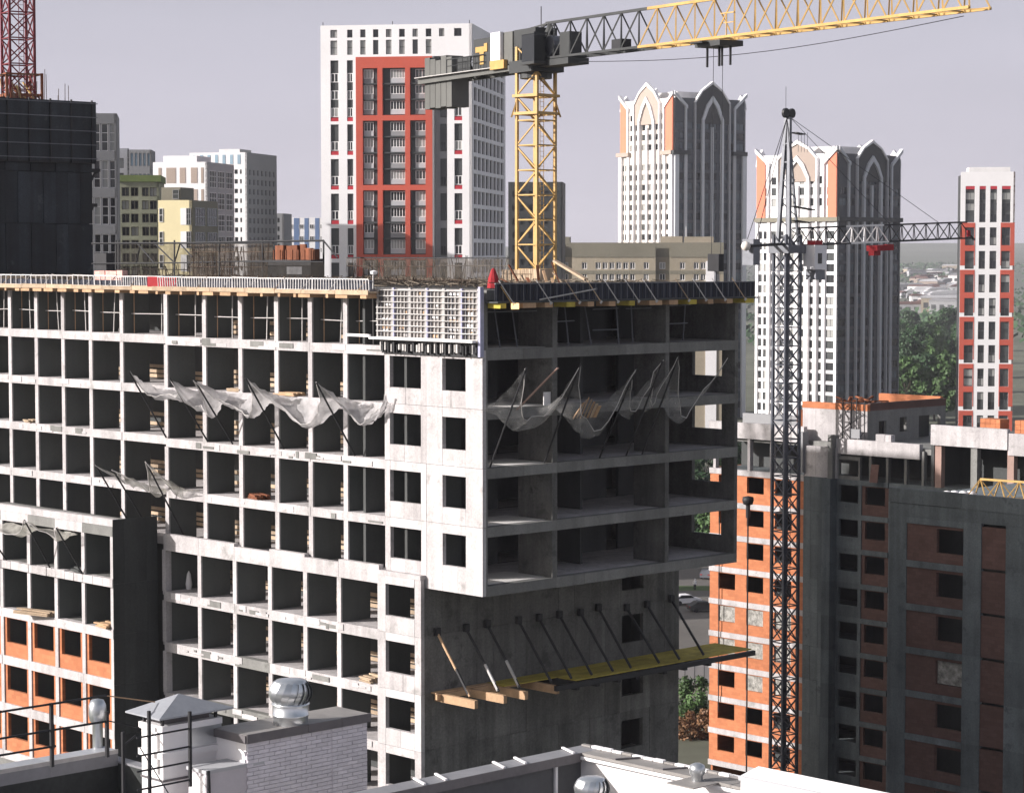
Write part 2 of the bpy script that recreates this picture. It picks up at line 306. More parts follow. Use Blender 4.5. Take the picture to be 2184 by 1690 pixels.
hillside('hills', 5200, 6300, 30, 5, 9, 700)
# roads and the car park seen under the overhang
def sheet(name, mat, pts, z, kind='structure'):
    b = MB(); b.add([(x, y, z) for x, y in pts], [tuple(range(len(pts)))]); return tag(b.build(name, mat), None, None, kind=kind)
sheet('car_park', M['asphalt'], [(5, 285), (60, 285), (60, 400), (5, 400)], GROUND+.02)
sheet('grass_verge', M['grass'], [(5, 346), (60, 346), (60, 351), (5, 351)], GROUND+.03)
sheet('dirt_path', M['olive'], [(5, 262), (60, 262), (60, 284), (5, 284)], GROUND+.02)
# ================================================================== far white and red tower
def T1():
    W, D, Ht = 27.3, 37.0, 90.3
    R = at(1007, 500, 415); rz = math.radians(-9); xa = Vector((math.cos(rz), math.sin(rz), 0)); L = Vector((R.x, 415, GROUND))-xa*W
    t = thing('apartment_tower', 'tall white apartment tower with a big red frame of balconies', 'tower', L, rz)
    u = 27.3/1270.0
    def X(c): return (c-550)*u
    def Z(c): return Ht-(c-228)*u
    I = Matrix.Identity(4); holes = []; wins = []
    for c, w in [(633,58),(775,45),(885,45),(993,45),(1101,47),(1212,48),(1324,45),(1435,47),(1545,45),(1671,62)]:
        holes.append((X(c), Z(330), X(c+w), Z(265))); wins.append((X(c), Z(330), w*u, 65*u, 2, 1, None))
        if c < 1500: holes.append((X(c), Z(470), X(c+w), Z(352))); wins.append((X(c), Z(470), w*u, 118*u, 1, 2, random.choice(['glass2','glass2','glass3'])))
    red = (X(848), 0, X(1490), Z(490)); holes.append(red); rec = (X(1500), 0, X(1612), Z(490)); holes.append(rec)
    strips = []
    g0 = [(515, 985)]+[(1040+285*i, 1262+285*i) for i in range(11)]
    for (a, b) in ((632, 700), (772, 822), (1672, 1738)):
        for (c, d) in g0:
            if Z(d+30) < 1: continue
            holes.append((X(a), max(.5, Z(d+30)), X(b), Z(c))); strips.append((a, b, c, d))
    wall = wall_mesh(MB(), W, Ht, holes, t=.5); wall.build('wall', M['white'], t)
    for (a, b, c, d) in strips:
        x, w = X(a), (b-a)*u; zb = max(.5, Z(d+30)); top = Z(c)
        bx('spandrel', M['dgrey'], t, (x, .3, zb), (x+w, .5, top)); bx('sill_panel', M['redtrim'], t, (x, .06, zb), (x+w, .299, max(zb+.1, Z(d))))
        z = Z(d)+.15
        while z+1.6 < top: window(t, I, x+.05, z, w-.1, 1.6, 2, 1, fm='white2', gm=random.choice(['glass','glass2','glass3']), y=.15, fw=.12); z += 3.05
    for x, z, w, h, nx, nz, gm in wins: window(t, I, x, z, w, h, nx, nz, gm=gm, y=.2)
    # red frame with three columns of loggias
    rh = []; cells = []
    rows = []
    zt = Z(582)
    lay = [3, 4, 4, 4, 4, 4, 4]
    for n in lay:
        hh = n*142.5*u-.9; z1 = zt; z0 = zt-hh
        if z1 < 4: break
        for (a, b) in ((905,1030),(1072,1262),(1303,1433)):
            z0c = max(.6, z0); rh.append((X(a), z0c, X(b), z1)); cells.append((X(a), z0c, X(b), z1, n))
        zt = z0-.95-.0
    m = MB(); m.M = T(0, -.15, 0); wall_mesh(m, X(1490)-X(848), Z(490), [(a, b, c, d) for a, b, c, d in rh], t=.75, x0=X(848)); m.build('red_frame', M['red'], t)
    for (x0, z0, x1, z1, n) in cells:
        bx('loggia_back', M['dgrey'], t, (x0-.1, .61, z0-.1), (x1+.1, .75, z1+.1))
        dz_ = (z1-z0)/n; z = z1-dz_
        while z > z0-.4:
            zz = max(z, z0)
            if zz > z0+.3: bx('balcony_slab', M['dgrey'], t, (x0, .05, zz-.12), (x1, .609, zz+.12))
            w = (x1-x0)*.66; xo = x0+.08 if (x1-x0) < 2.8 and x0 < X(1000) else x1-w-.08
            window(t, I, xo, zz+.98, w, dz_-1.2, 3 if w < 2.2 else 5, 1, fm='white2', gm=random.choice(['glass','glass','glass3','glass2']), y=.45, fw=.10)
            bx('balcony_screen', M['lgrey' if random.random() < .5 else 'grey'], t, (xo, .42, zz+.16), (xo+w, .5, zz+.96))
            z -= dz_
    # recessed strip with windows, its shade put into the grey
    bx('recess_wall', M['grey'], t, (X(1500), 1.5, 0), (X(1612), 1.7, Z(490)))
    bx('recess_side', M['grey'], t, (X(1490), -.14, 0), (X(1500)-.003, 1.6, Z(490)))
    for (c, d) in g0:
        if Z(d) < 1: continue
        bx('spandrel', M['dgrey'], t, (X(1545), 1.3, Z(d)), (X(1595), 1.499, Z(c)))
        z = Z(d)+.15
        while z+1.6 < Z(c): window(t, I, X(1547), z, 46*u, 1.5, 2, 1, y=1.15); z += 3.05
    # side face
    F = side(W); hs = []; n = 8
    rows = []
    z = Ht-5
    while z > 3: rows.append(z-2.2); z -= 3.05
    for i in range(n):
        x = 2.0+i*(D-3.4)/n
        for z in rows: hs.append((x, z, x+3.35, z+2.35))
    m = MB(); m.M = F; wall_mesh(m, D, Ht, hs, t=.5); m.build('side_wall', M['white'], t)
    me = winmesh(3.35, 2.35, 2, 1, 'dgrey', 'glass', .1)
    for h in hs[:240]: put('window', me, t, F @ T(h[0], .3, h[1]))
    bx('roof', M['lgrey'], t, (.52, .52, Ht-1.2), (W-.52, D, Ht-.6)); bx('core', M['dgrey'], t, (1, 2, 0), (W-1, D-.5, Ht-1.3))
    for x in (.4, 13, 26.8): MB().tube((x, .3, Ht), (x, .3, Ht+.6), .07).build('roof_marker', M['black'], t)
T1()
# ================================================================== twin towers with pointed gables
def gothic(name, label, cx, depth, a, zband, zeave, zpeak, W, fullband, litwall, dark):
    P = at(cx, 540, depth); t = thing(name, label, 'tower', (P.x, depth, GROUND), a)     # local x = right-hand face, local y = back along the left-hand face
    zb, ze, zp = zband-GROUND, zeave-GROUND, zpeak-GROUND
    R = Matrix.Identity(4); Lf = T(0, W, 0) @ RZ(-math.pi/2)
    def poly(F, pts, y0, y1, nm, mt): m = MB(); m.M = F; m.prism(pts, y0, y1); return m.build(nm, mt, t)
    def fbox(F, x0, x1, z0, z1, y0, y1, nm, mt): m = MB(); m.M = F; m.box((x0, y0, z0), (x1, y1, z1)); return m.build(nm, mt, t)
    for F, lit in ((R, False), (Lf, True)):
        f = lambda k: k*W
        base = M[litwall] if lit else M[dark]; rib = M['white'] if lit else M['lgrey2']  # unlit face takes darker wall and rib colours, shade painted in
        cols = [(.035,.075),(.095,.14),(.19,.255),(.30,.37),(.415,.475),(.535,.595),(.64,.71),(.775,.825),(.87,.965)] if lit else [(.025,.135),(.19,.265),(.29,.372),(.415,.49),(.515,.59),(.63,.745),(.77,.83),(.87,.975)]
        hs = []; hu = []; z = 3.0; hh = 1.75 if lit and litwall == 'pale' else 2.1
        while z+hh < ze-4:
            for j, (c0, c1) in enumerate(cols):
                top = z > zb-2.6
                if top and fullband and z < zb+.8: continue
                if top and z+hh > ze-7 and j in (0, 1, len(cols)-1): continue
                (hu if z > zb-1 else hs).append((f(c0), z, f(c1), z+hh))
            z += 3.0
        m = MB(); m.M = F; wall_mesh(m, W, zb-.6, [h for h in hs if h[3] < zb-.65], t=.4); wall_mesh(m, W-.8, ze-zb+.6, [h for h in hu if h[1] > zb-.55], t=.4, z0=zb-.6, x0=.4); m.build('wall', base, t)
        for h in [h for h in hs if h[3] < zb-.65]+[h for h in hu if h[1] > zb-.55]:
            gm = random.choice(['glass','glass3','glass3','glass2']) if lit else random.choice(['glass4','glass4','glass5','glass'])
            window(t, F, h[0], h[1], h[2]-h[0], h[3]-h[1], 1 if h[2]-h[0] < 2 else 2, 1, fm='dgrey', gm=gm, y=.12, fw=.09)
        # centre bay: dark or taupe pediment, coping, inner arch whose legs run to the ground
        b0, b1, c = f(.28), f(.76), f(.52); sp = ze-1.2; mid = sp+(zp-sp)*.55
        poly(F, [(b0, ze-7.5), (b1, ze-7.5), (b1, sp), ((b1+c)/2+.6, mid), (c, zp-.6), ((b0+c)/2-.6, mid), (b0, sp)], -.35, .35, 'pediment', M['taupe'] if lit else M['dgrey'])
        k_ = .75 if lit else .5
        out = [(b0-.3, sp), ((b0+c)/2-.7, mid+.3), (c, zp+.2), ((b1+c)/2+.7, mid+.3), (b1+.3, sp)]; inn = [(b0+.3*k_, sp-.2), ((b0+c)/2-.7+.5*k_, mid+.3-.8*k_), (c, zp-1.2*k_), ((b1+c)/2+.7-.5*k_, mid+.3-.8*k_), (b1-.3*k_, sp-.2)]
        m = MB(); m.M = F
        for k in range(4): m.prism([inn[k], inn[k+1], out[k+1], out[k]], -.7, .3)
        m.build('gable_coping', rib if lit else M['white'], t)
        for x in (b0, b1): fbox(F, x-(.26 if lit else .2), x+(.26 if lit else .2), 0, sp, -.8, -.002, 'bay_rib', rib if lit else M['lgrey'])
        i0_, i1_ = f(.385), f(.655); is_ = ze-6.3; ip = zp-4.6; im = is_+(ip-is_)*.62; w = .42
        out = [(i0_-w, is_), ((i0_+c)/2-w, im+.3), (c, ip+.5), ((i1_+c)/2+w, im+.3), (i1_+w, is_)]; inn = [(i0_+w, is_-.3), ((i0_+c)/2+.2, im-.8), (c, ip-1.1), ((i1_+c)/2-.2, im-.8), (i1_-w, is_-.3)]
        m = MB(); m.M = F
        for k in range(4): m.prism([inn[k], inn[k+1], out[k+1], out[k]], -.9, .3)
        m.build('arch_frame', rib, t)
        for x in (i0_, i1_): fbox(F, x-w, x+w, 0, is_, -.9, -.002, 'arch_leg', rib)
        fbox(F, c-.38, c+.38, 0, ze-8.5, -.6, -.001, 'centre_rib', rib)
        # corner wings: slanted tops rising to the outer corner
        for xo, xi in ((.0, f(.165)), (W, f(.845))):
            s_ = 1 if xi > xo else -1; acc = M['salmon'] if lit else M['dgrey']
            z1 = zb+.6 if fullband else zb+.4
            pl = [(xo+s_*.3, z1), (xi, z1), (xi, ze-2.6), (xo+s_*.3, ze+1.4)]; pl = pl if s_ > 0 else pl[::-1]
            if lit: poly(F, [(p_[0] if abs(p_[0]-xo) < 1 else xo+s_*(f(.115) if litwall != 'pale' else f(.14)), p_[1]) for p_ in pl], -.3, .2, 'accent_panel', acc)
            cp = [(xo-s_*.1, ze+.9), (xi+s_*.3, ze-3.2), (xi+s_*.3, ze-2.2), (xo-s_*.1, ze+2.0)]; cp = cp if s_ > 0 else cp[::-1]
            poly(F, cp, -.7, .5, 'wing_coping', rib); fbox(F, min(xi-.5, xi+.5), max(xi-.5, xi+.5)-.45, z1, ze-2.5, -.6, -.003, 'wing_rib', rib)
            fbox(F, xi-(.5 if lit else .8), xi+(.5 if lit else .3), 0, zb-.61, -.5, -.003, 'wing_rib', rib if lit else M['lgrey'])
            a0, a1 = (xo-s_*.9, f(.2)) if s_ > 0 else (f(.8), xo-s_*.9)
            if not fullband:
                fbox(F, max(a0, -.88) if s_ > 0 else a0, a1 if s_ > 0 else W-.001, zb-.6, zb+.6, -1.1, .4, 'cornice', M['dgrey'] if not lit else M['taupe'])
                fbox(F, 0 if s_ > 0 else W-1.5, 1.5 if s_ > 0 else W, 0, zb-.61, -.75, -.003, 'corner_block', rib)
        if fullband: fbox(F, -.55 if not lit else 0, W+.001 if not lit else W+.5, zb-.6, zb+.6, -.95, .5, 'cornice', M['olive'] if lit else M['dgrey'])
        if litwall == 'white' and lit: fbox(F, 0, f(.03), 0, zb-.61, -.3, -.003, 'corner_strip', rib); fbox(F, W-f(.03), W, 0, zb-.61, -.3, -.003, 'corner_strip', rib)
    bx('core', M['dgrey'], t, (.6, .6, 0), (W-.6, W-.6, ze-1.5)); bx('roof_parapet', M['white'], t, (2, 2, ze-1.49), (W-2, W-2, ze-.2)); bx('lift_house', M['white2'], t, (5, 5, ze-.19), (17, 17, ze+2.2))
    for F in (T(W, 0, 0) @ RZ(math.pi/2), T(W, W, 0) @ RZ(math.pi)):
        m = MB(); m.M = F; wall_mesh(m, W, ze-1, [], t=.3); m.build('rear_wall', M['lgrey'], t)
        for c, w in ((W*.08, 2.2), (W*.5, 6), (W*.92, 2.2)): poly(F, [(c-w, ze-3), (c+w, ze-3), (c+w*.8, ze-.5), (c, zp-.2 if w > 3 else ze+1.8), (c-w*.8, ze-.5)], -.4, .4, 'rear_gable', M['white'])
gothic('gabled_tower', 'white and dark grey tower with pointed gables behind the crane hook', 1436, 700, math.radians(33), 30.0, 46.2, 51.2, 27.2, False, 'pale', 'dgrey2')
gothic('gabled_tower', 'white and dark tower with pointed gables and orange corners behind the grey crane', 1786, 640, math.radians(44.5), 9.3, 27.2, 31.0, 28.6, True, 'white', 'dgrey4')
# ================================================================== red and white tower at the right edge
def T3():
    W, D, Ht = 13.6, 20, 70.7; rz = math.radians(-7); P = at(2047, 600, 600)
    t = thing('apartment_tower', 'slim white tower with red outer bays at the right edge', 'tower', (P.x, 600, GROUND), rz); I = Matrix.Identity(4)
    cols = [(1.2,3.5),(4.7,6.3),(7.4,9.1),(10.3,12.5)]; holes = []; ws = []
    z = Ht-3.6
    for i in range(2):
        for (a, b) in cols: holes.append((a, z-9.2, b, z)); ws.append((a, b, z-9.2, z, i == 0))
        z -= 11.9
        break
    z = Ht-14.1-.0
    n = 0; reds = []
    while z > 6:
        for (a, b) in cols: holes.append((a, z-4.55, b, z)); ws.append((a, b, z-4.55, z, False))
        reds.append((z-5.9 if n % 2 else z-6.0, z+.1)); n += 1; z -= 6.0
    wall_mesh(MB(), W, Ht, holes, t=.45).build('wall', M['white'], t)
    for a, b, z0, z1, cap in ws:
        bx('spandrel', M['dgrey'], t, (a, .35, z0), (b, .44, z1))
        if cap: bx('red_cap', M['redtrim'], t, (a, .05, z1-.8), (b, .349, z1)); z1 -= .85
        q = z0+.2
        while q+1.6 < z1: window(t, I, a+.06, q, b-a-.12, 1.85, 2, 1, y=.2); q += 2.35 if not cap else 2.75
    zz = Ht-12.9
    k = 0
    while zz > 3:
        z1 = zz; z0 = max(.3, zz-10.9)
        for (x0, x1, hx) in ((0, 3.7, cols[0]), (10.1, W, cols[3])):
            m = MB(); m.M = T(0, -.06, 0); wall_mesh(m, x1-x0, z1-z0, [(hx[0], max(h[1], z0), hx[1], min(h[3], z1)) for h in holes if h[0] == hx[0] and h[3] > z0 and h[1] < z1], t=.058, z0=z0, x0=x0); m.build('red_bay', M['red'], t)
        zz -= 12.0
    m = MB(); m.M = side(W); hs = []; z = Ht-6
    while z > 4:
        hs += [(x, z-2, x+2, z) for x in (2, 7, 12)]; z -= 3
    wall_mesh(m, D, Ht, hs, t=.4); m.build('side_wall', M['brickred'], t)
    for h in hs: put('window', winmesh(2, 2, 2, 1, 'white2', 'glass', .1), t, side(W) @ T(h[0], .2, h[1]))
    bx('core', M['dgrey'], t, (.6, .7, 0), (W-.6, D-.2, Ht-.5)); bx('roof_house', M['white2'], t, (2.2, 3, Ht-.49), (W-1, 12, Ht+1.3))
T3()
# ================================================================== plain blocks: one helper for the rest of the background town
def block(name, label, x0, ytop, depth, W, D, rz, wall, sidew, cols, rows, win, cat='building', zb=0, swin=None, cornice=None, extra=None, scols=None, group=None, st=3.0, yref=None, sideleft=False):
    P = at(x0, ytop, depth); Ht = P.z-GROUND; rz = math.radians(rz)
    t = thing(name, label, cat, (P.x, depth, GROUND), rz, group); I = Matrix.Identity(4)
    def face(F, Wd, cl, wm, wn):
        hs = []; z = Ht-rows[0]
        for r in range(rows[1]):
            if z-wn[1] < 1: break
            for (a, b) in cl: hs.append((a, z-wn[1], b, z))
            z -= st
        m = MB(); m.M = F; wall_mesh(m, Wd, Ht, hs, t=.35); m.build('wall', M[wm], t)
        for h in hs: window(t, F, h[0], h[1], h[2]-h[0], h[3]-h[1], wn[2], wn[3], fm=wn[4], gm=wn[5], y=.15, fw=.09)
    face(I, W, cols, wall, win); face(side(W), D, scols or [], sidew, swin or win)  # side wall colour of white and cream blocks has the shade painted in
    bx('roof', M['roofgrey'], t, (.36, .36, Ht-.5), (W-.36, D, Ht-.25)); bx('core', M['dgrey'], t, (.6, .7, 0), (W-.6, D-.2, Ht-.6))
    if cornice:
        m = MB(); m.box((-.25, -.25, Ht-cornice[0]), (W+.25, -.003, Ht+.05)); m.box((W+.003, -.003, Ht-cornice[0]), (W+.25, D, Ht+.05)); m.build('cornice', M[cornice[1]], t)
    if extra: extra(t, Ht)
    return t
def evenly(n, W, w, m=.6): return [(m+(W-2*m)*(i+.5)/n-w/2, m+(W-2*m)*(i+.5)/n+w/2) for i in range(n)]
# glazed tower beside the dark core
def ex(t, Ht):
    for i in range(7): bx('roof_post', M['white'], t, (8+i*1.7, -.1, Ht), (8.35+i*1.7, .2, Ht+2.4))
    bx('roof_rim', M['white2'], t, (0, -.4, Ht+2.4), (19.6, 1.2, Ht+2.9))
    for z in range(6): bx('floor_band', M['lgrey'], t, (0, -.15, Ht-6.3-z*5.9), (19.4, -.002, Ht-5.1-z*5.9))
block('glazed_tower', 'grey glazed tower just right of the dark core', 30, 240, 300, 12.9, 12, 8, 'grey', 'grey', [(.9+i*1.0, 1.75+i*1.0) for i in range(12)], (1.3, 11), (.85, 3.5, 1, 3, 'white2', None), st=4.7, extra=None, scols=[])
block('office_block', 'white block with a shaded grey side behind the green-topped block', 247, 316, 480, 2.7, 12, 20, 'white', 'grey', [(.6,1.6)], (2, 9), (1, 2, 1, 1, 'dgrey', None), scols=[])
block('office_block', 'grey ribbed block behind the green-topped block', 275, 319, 479, 4.5, 10, 4, 'grey', 'grey', [(.3+i*.85, .85+i*.85) for i in range(5)], (.7, 2), (.55, 2.6, 1, 1, 'grey', 'paleblue'), st=4.2, scols=[])
block('office_block', 'sage glass block with a green roof edge', 253, 374, 340, 5.8, 12, 5, 'sage', 'sage', [(.4,1.5),(1.7,2.8),(3.3,4.3),(4.4,5.5)], (1.7, 12), (1.1, 1.3, 2, 1, 'olive', None), cornice=(.9, 'green'), st=1.9, scols=[])
bl = block('office_block', 'white block with taupe panels and a shaded grey glazed side', 326, 346, 400, 9.7, 14, -12, 'white', 'lgrey', [], (2, 0), (1, 1, 1, 1, 'grey', None), swin=(1.3, 3.1, 2, 3, 'lgrey', None), scols=[])
def more(t, Ht, W, D):
    for r in range(3):
        for (a, b) in ((1.0,1.55),(2.4,4.1),(4.8,5.85),(6.8,7.95),(8.6,9.05)): bx('panel', M['taupe'], t, (a, -.05, Ht-.95-2.6-r*3.65), (b, -.003, Ht-.95-r*3.65))
    F = side(W)
    for r in range(5):
        for i in range(3): window(t, F, 1.0+i*4.3, Ht-4.3-r*3.7, 3.4, 2.9, 4, 3, fm='white2', gm=random.choice(['glass','glass3']), y=-.13, fw=.1)
    bx('penthouse', M['white'], t, (1.5, 1, Ht-.24), (7.5, 8, Ht+1.1))
more(bl, at(326,346,400).z-GROUND, 9.7, 14)
def ex5(t, Ht):
    for i in range(7): bx('panel', M['paleblue'], t, (.6+i*1.45, -.05, Ht-2.1), (1.2+i*1.45, -.003, Ht-.4))
    bx('roof_house', M['white2'], t, (5, 2, Ht-.24), (9, 8, Ht+.7))
wc = [(8.0,8.35),(8.7,9.35),(9.75,10.1)]
block('office_block', 'tall white block with a column of small windows and a shaded grey side', 404, 326, 430, 11.1, 16, -14, 'white', 'lgrey', wc, (3.1, 12), (.5, .8, 1, 1, 'dgrey', 'glass3'), extra=ex5, st=1.75, scols=evenly(7, 16, .8), swin=(.8, 1.0, 1, 1, 'dgrey', None))
def ex6(t, Ht):
    for r in range(4):
        bx('panel', M['white'], t, (3.3, -.05, Ht-3.4-r*3.2), (4.15, -.003, Ht-1.1-r*3.2)); window(t, Matrix.Identity(4), 4.16, Ht-3.4-r*3.2, .7, 2.3, 2, 3, fm='grey', gm='glass3', y=-.13)
        window(t, Matrix.Identity(4), .15, Ht-3.0-r*3.2, .6, 1.9, 1, 2, fm='white2', gm='glass3', y=-.13)
    bx('roof_house', M['olive'], t, (.1, 1, Ht-.24), (2.9, 6, Ht+1.8)); window(t, Matrix.Identity(4), 1.8, Ht+.2, .9, 1.3, 1, 2, fm='grey', gm='glass3', y=.85)
    for r in range(4):
        for i in range(2): window(t, side(4.95), 1.2+i*4.6, Ht-3.5-r*3.4, 3.6, 2.5, 4, 2, fm='lgrey', gm=random.choice(['glass','glass3']), y=-.13, fw=.08)
block('office_block', 'cream yellow block with white window strips', 337, 427, 325, 4.95, 10, -14, 'cream', 'olive', [], (1, 0), (1, 1, 1, 1, 'grey', None), extra=ex6)
block('office_block', 'low grey block beside the blue striped one', 580, 455, 520, 2.6, 10, -5, 'grey', 'grey', [(.4,.9),(1.2,1.7)], (1, 8), (.5, 1.0, 1, 1, 'dgrey', None), st=1.9)
def ex8(t, Ht):
    for i in range(4): bx('stripe', M['blue'], t, (.9*0+i*2.55, -.05, 0), (1.0+i*2.55+(.3 if i == 1 else 0), -.003, Ht-.1))
    for i in range(4):
        for r in range(5): window(t, Matrix.Identity(4), 1.25+i*2.55, Ht-2.6-r*2.8, 1.0, 1.0, 2, 1, fm='white2', gm='glass3', y=-.13)
block('office_block', 'white block with blue vertical stripes', 604, 464, 560, 10.6, 10, -4, 'white', 'grey', [], (1, 0), (1, 1, 1, 1, 'grey', None), extra=ex8)
block('apartment_block', 'dark brown block behind the yellow crane mast', 1084, 388, 520, 12.0, 14, -4, 'dgrey', 'dgrey', evenly(6, 12, 1.2), (2, 7), (1.2, 1.4, 1, 1, 'dgrey', 'glass3'))
# long beige panel building
def beige():
    P = at(1085, 518, 600); Ht = P.z-GROUND; t = thing('panel_building', 'long beige panel building behind the roof edge', 'building', (P.x, 600, GROUND), math.radians(-6)); I = Matrix.Identity(4)
    for (x0, W, y, blank) in ((0, 12.6, 1.5, 0), (12.6, 3.6, 3.2, 1), (16.2, 21.3, 0, 0), (37.5, 3.6, 1.6, 1), (41.1, 13.6, .6, 0)):
        F = T(x0, y, 0); hs = []
        cl = [(x, x+1.3) for x in [.8+i*1.75 for i in range(int((W-1)/1.75))] if (int(x*7)%5)] if W > 5 else [(.9, 2.4)]
        for r in range(6):
            for a, b in cl: hs.append((a, Ht-6.6-r*2.9, b, Ht-4.9-r*2.9))
        m = MB(); m.M = F; wall_mesh(m, W-.01, Ht, hs, t=.35); m.build('wall', M['beige'], t)
        for h in hs: window(t, F, h[0], h[1], h[2]-h[0], h[3]-h[1], 2, 1, fm='white2', y=.1, fw=.16)
        bx('cornice', M['olive'], t, (x0, y-.15, Ht-3.6), (x0+W-.01, y-.004, Ht+.1))
        for r in range(6): bx('floor_band', M['olive'], t, (x0, y-.06, Ht-7.9-r*2.9), (x0+W-.01, y-.004, Ht-7.0-r*2.9))
    for x, y0, y1 in ((12.6, 1.5, 3.3), (41.1, .6, 1.7)):
        bx('return_wall', M['olive'], t, (x-.2, y0, 0), (x+.001, y1, Ht))
    bx('end_strip', M['white'], t, (50.2, .35, 0), (53, .598, Ht-4.6)); bx('roof', M['roofgrey'], t, (.2, 3.6, Ht-.3), (54.5, 15, Ht-.1)); bx('core', M['dgrey'], t, (.2, 3.6, 0), (54.5, 14.8, Ht-.4))
    for (x, w, h) in ((3, 3, 1.8), (11, 1.6, 3.2), (12.8, 2.4, 1.6), (38.5, 5.6, 1.7), (44.5, 7.5, 1.6)): bx('roof_house', M['olive' if w < 3 else 'beige'], t, (x, 5, Ht-.09), (x+w, 9, Ht+h))
    for x in (13.4, 33, 45): MB().tube((x, 6, Ht), (x, 6, Ht+4.2), .1).build('antenna', M['white2'], t)
beige()
# distant town on the slope
rnd = random.Random(11)
for i in range(84):
    x = rnd.uniform(1932, 2050) if i < 66 else rnd.uniform(1205, 1325); y = rnd.uniform(572, 672) if i < 66 else rnd.uniform(552, 590)
    d = 50*5000/(y-540) if y > 600 else 2600+(600-y)*45
    P = at(x, y, d); zz = GROUND if d < 2600 else GROUND+(54)*((d-2600)/3000)**1.2-2
    t = thing('distant_building', 'small pale building in the hazy town under the hills', 'building', (P.x, d, zz), rnd.uniform(-.5, .3), 'hazy buildings below the hills')
    w, dd, h = rnd.uniform(8, 38), rnd.uniform(8, 20), rnd.uniform(4, 13); mt = M[rnd.choice(['white','lgrey','grey','beige','white2','taupe'])]
    bx('wall', mt, t, (-w/2, 0, 0), (w/2, dd, h)); m = MB(); m.prism([(-w/2-1, h), (w/2+1, h), (w/2-3, h+rnd.uniform(1,4)), (-w/2+3, h+2)], -.5, dd+.5); m.build('roof', M[rnd.choice(['roofgrey','brickred','lgrey'])], t)
    for q in range(int(w/7)): bx('window_band', M['glass3'], t, (-w/2+2+q*7, -.1, h*.35), (-w/2+6+q*7, -.002, h*.7))
# ================================================================== trees
def crown_mesh(name, r, h, n, leaf, mat, seed, low=.25):
    q = random.Random(seed); b = MB(); clumps = []
    for _ in range(26):
        t = q.random(); z = h*(low+(1-low)*t); rr = r*math.sin(math.pi*min(1, .18+.82*t))**.7; a = q.uniform(0, 6.28); d = rr*math.sqrt(q.random())
        clumps.append((d*math.cos(a), d*math.sin(a), z, q.uniform(.18, .36)*r))
    for _ in range(n):
        c = q.choice(clumps); v = Vector((q.gauss(0,1), q.gauss(0,1), q.gauss(0,1))).normalized()*c[3]*q.uniform(.6,1.1); p = Vector(c[:3])+v
        nrm = (v.normalized()+Vector((q.gauss(0,.5), q.gauss(0,.5), q.gauss(0,.5)+.3))).normalized(); e = nrm.orthogonal().normalized(); f = nrm.cross(e); s = leaf*q.uniform(.6,1.4); a = q.uniform(0, 6.28)
        e, f = e*math.cos(a)+f*math.sin(a), f*math.cos(a)-e*math.sin(a)
        b.add([p-e*s, p-f*s*.6, p+e*s, p+f*s*.6], [(0,1,2,3)])
    return b.mesh(name, mat)
CR = [crown_mesh('crown', 5.5, 15, 2600, .55, M['leaf'], 1), crown_mesh('crown', 6.2, 17, 2600, .55, M['leaf2'], 2), crown_mesh('crown', 5, 13, 2200, .55, M['leaf'], 3)]
tm = MB(); tm.tube((0,0,0), (.2,.1,7), .35, 7, r2=.2)
for a in range(5): tm.tube((.15,.1,5+a*.6), (2.4*math.cos(a*1.3), 2.4*math.sin(a*1.3), 9+a), .14, 5, r2=.05)
TRK = tm.mesh('trunk', M['bark'])
def tree(X, Y, k, s, label, group, z=GROUND, rot=0):
    t = thing('broadleaf_tree', label, 'tree', (X, Y, z), rot, group); t.scale = (s, s, s); put('trunk', TRK, t); put('crown', CR[k], t); return t
rnd = random.Random(4)
for d, n in ((700,5),(760,5),(840,5),(940,6),(1060,7),(1200,8)):
    for i in range(n):
        x = 1925+(2055-1925)*(i+.5)/n+rnd.uniform(-8,8); P = at(x, 700, d); tree(P.x, d, rnd.randrange(3), rnd.uniform(.95,1.3), 'leafy green tree in the wood between the gabled tower and the red bays', 'trees of the wood on the right', rot=rnd.uniform(0,6))
wood = MB(); q = random.Random(8)
cl_ = [(q.uniform(-500, 1400), q.uniform(1250, 4200), q.uniform(20, 90)) for _ in range(150)]
for _ in range(26000):
    c_ = q.choice(cl_); x = c_[0]+q.gauss(0, c_[2]); y = c_[1]+q.gauss(0, c_[2]*.5); z = GROUND+q.uniform(.5, 9)+54*max(0, (y-2600)/3000)**1.2; s = q.uniform(1.2, 2.8); e = Vector((q.gauss(0,1), q.gauss(0,1), q.gauss(0,.6))).normalized(); f = e.orthogonal().normalized()
    wood.add([Vector((x,y,z))-e*s, Vector((x,y,z))-f*s, Vector((x,y,z))+e*s, Vector((x,y,z))+f*s], [(0,1,2,3)])
tag(wood.build('distant_wood', M['leaf2']), 'patchy dark woods spread between the distant houses', 'wood', kind='stuff')
# ================================================================== the unfinished concrete building in the middle
def H(k): return 48.13-3.03*k           # top of slab k above the ground
ST = 3.03; SLAB = .5
MAIN = thing('unfinished_building', 'large unfinished concrete frame building with open bays in the middle', 'building', (C0.x, C0.y, GROUND), ROT)
VD = 19.8
def ucols(xs, y, v): return [LF(x, y, v).y for x in xs]
CU = ucols([820, 735, 660, 588, 511, 434, 352], 700, 0)               # pier lines of the sunny facade
CL = ucols([258, 192, 133, 76, 20, -36, -92], 720, 1.0)                  # pier lines of the set-back left section
CLW = ucols([808, 722, 650, 575, 500, 425, 350], 1300, -.35)
UE = 60.0; UM = CU[-1]
cn, cg, cd, cshade = M['conc'], M['conc2'], M['concd'], M['block']  # block: concrete with the bay shade put into its colour
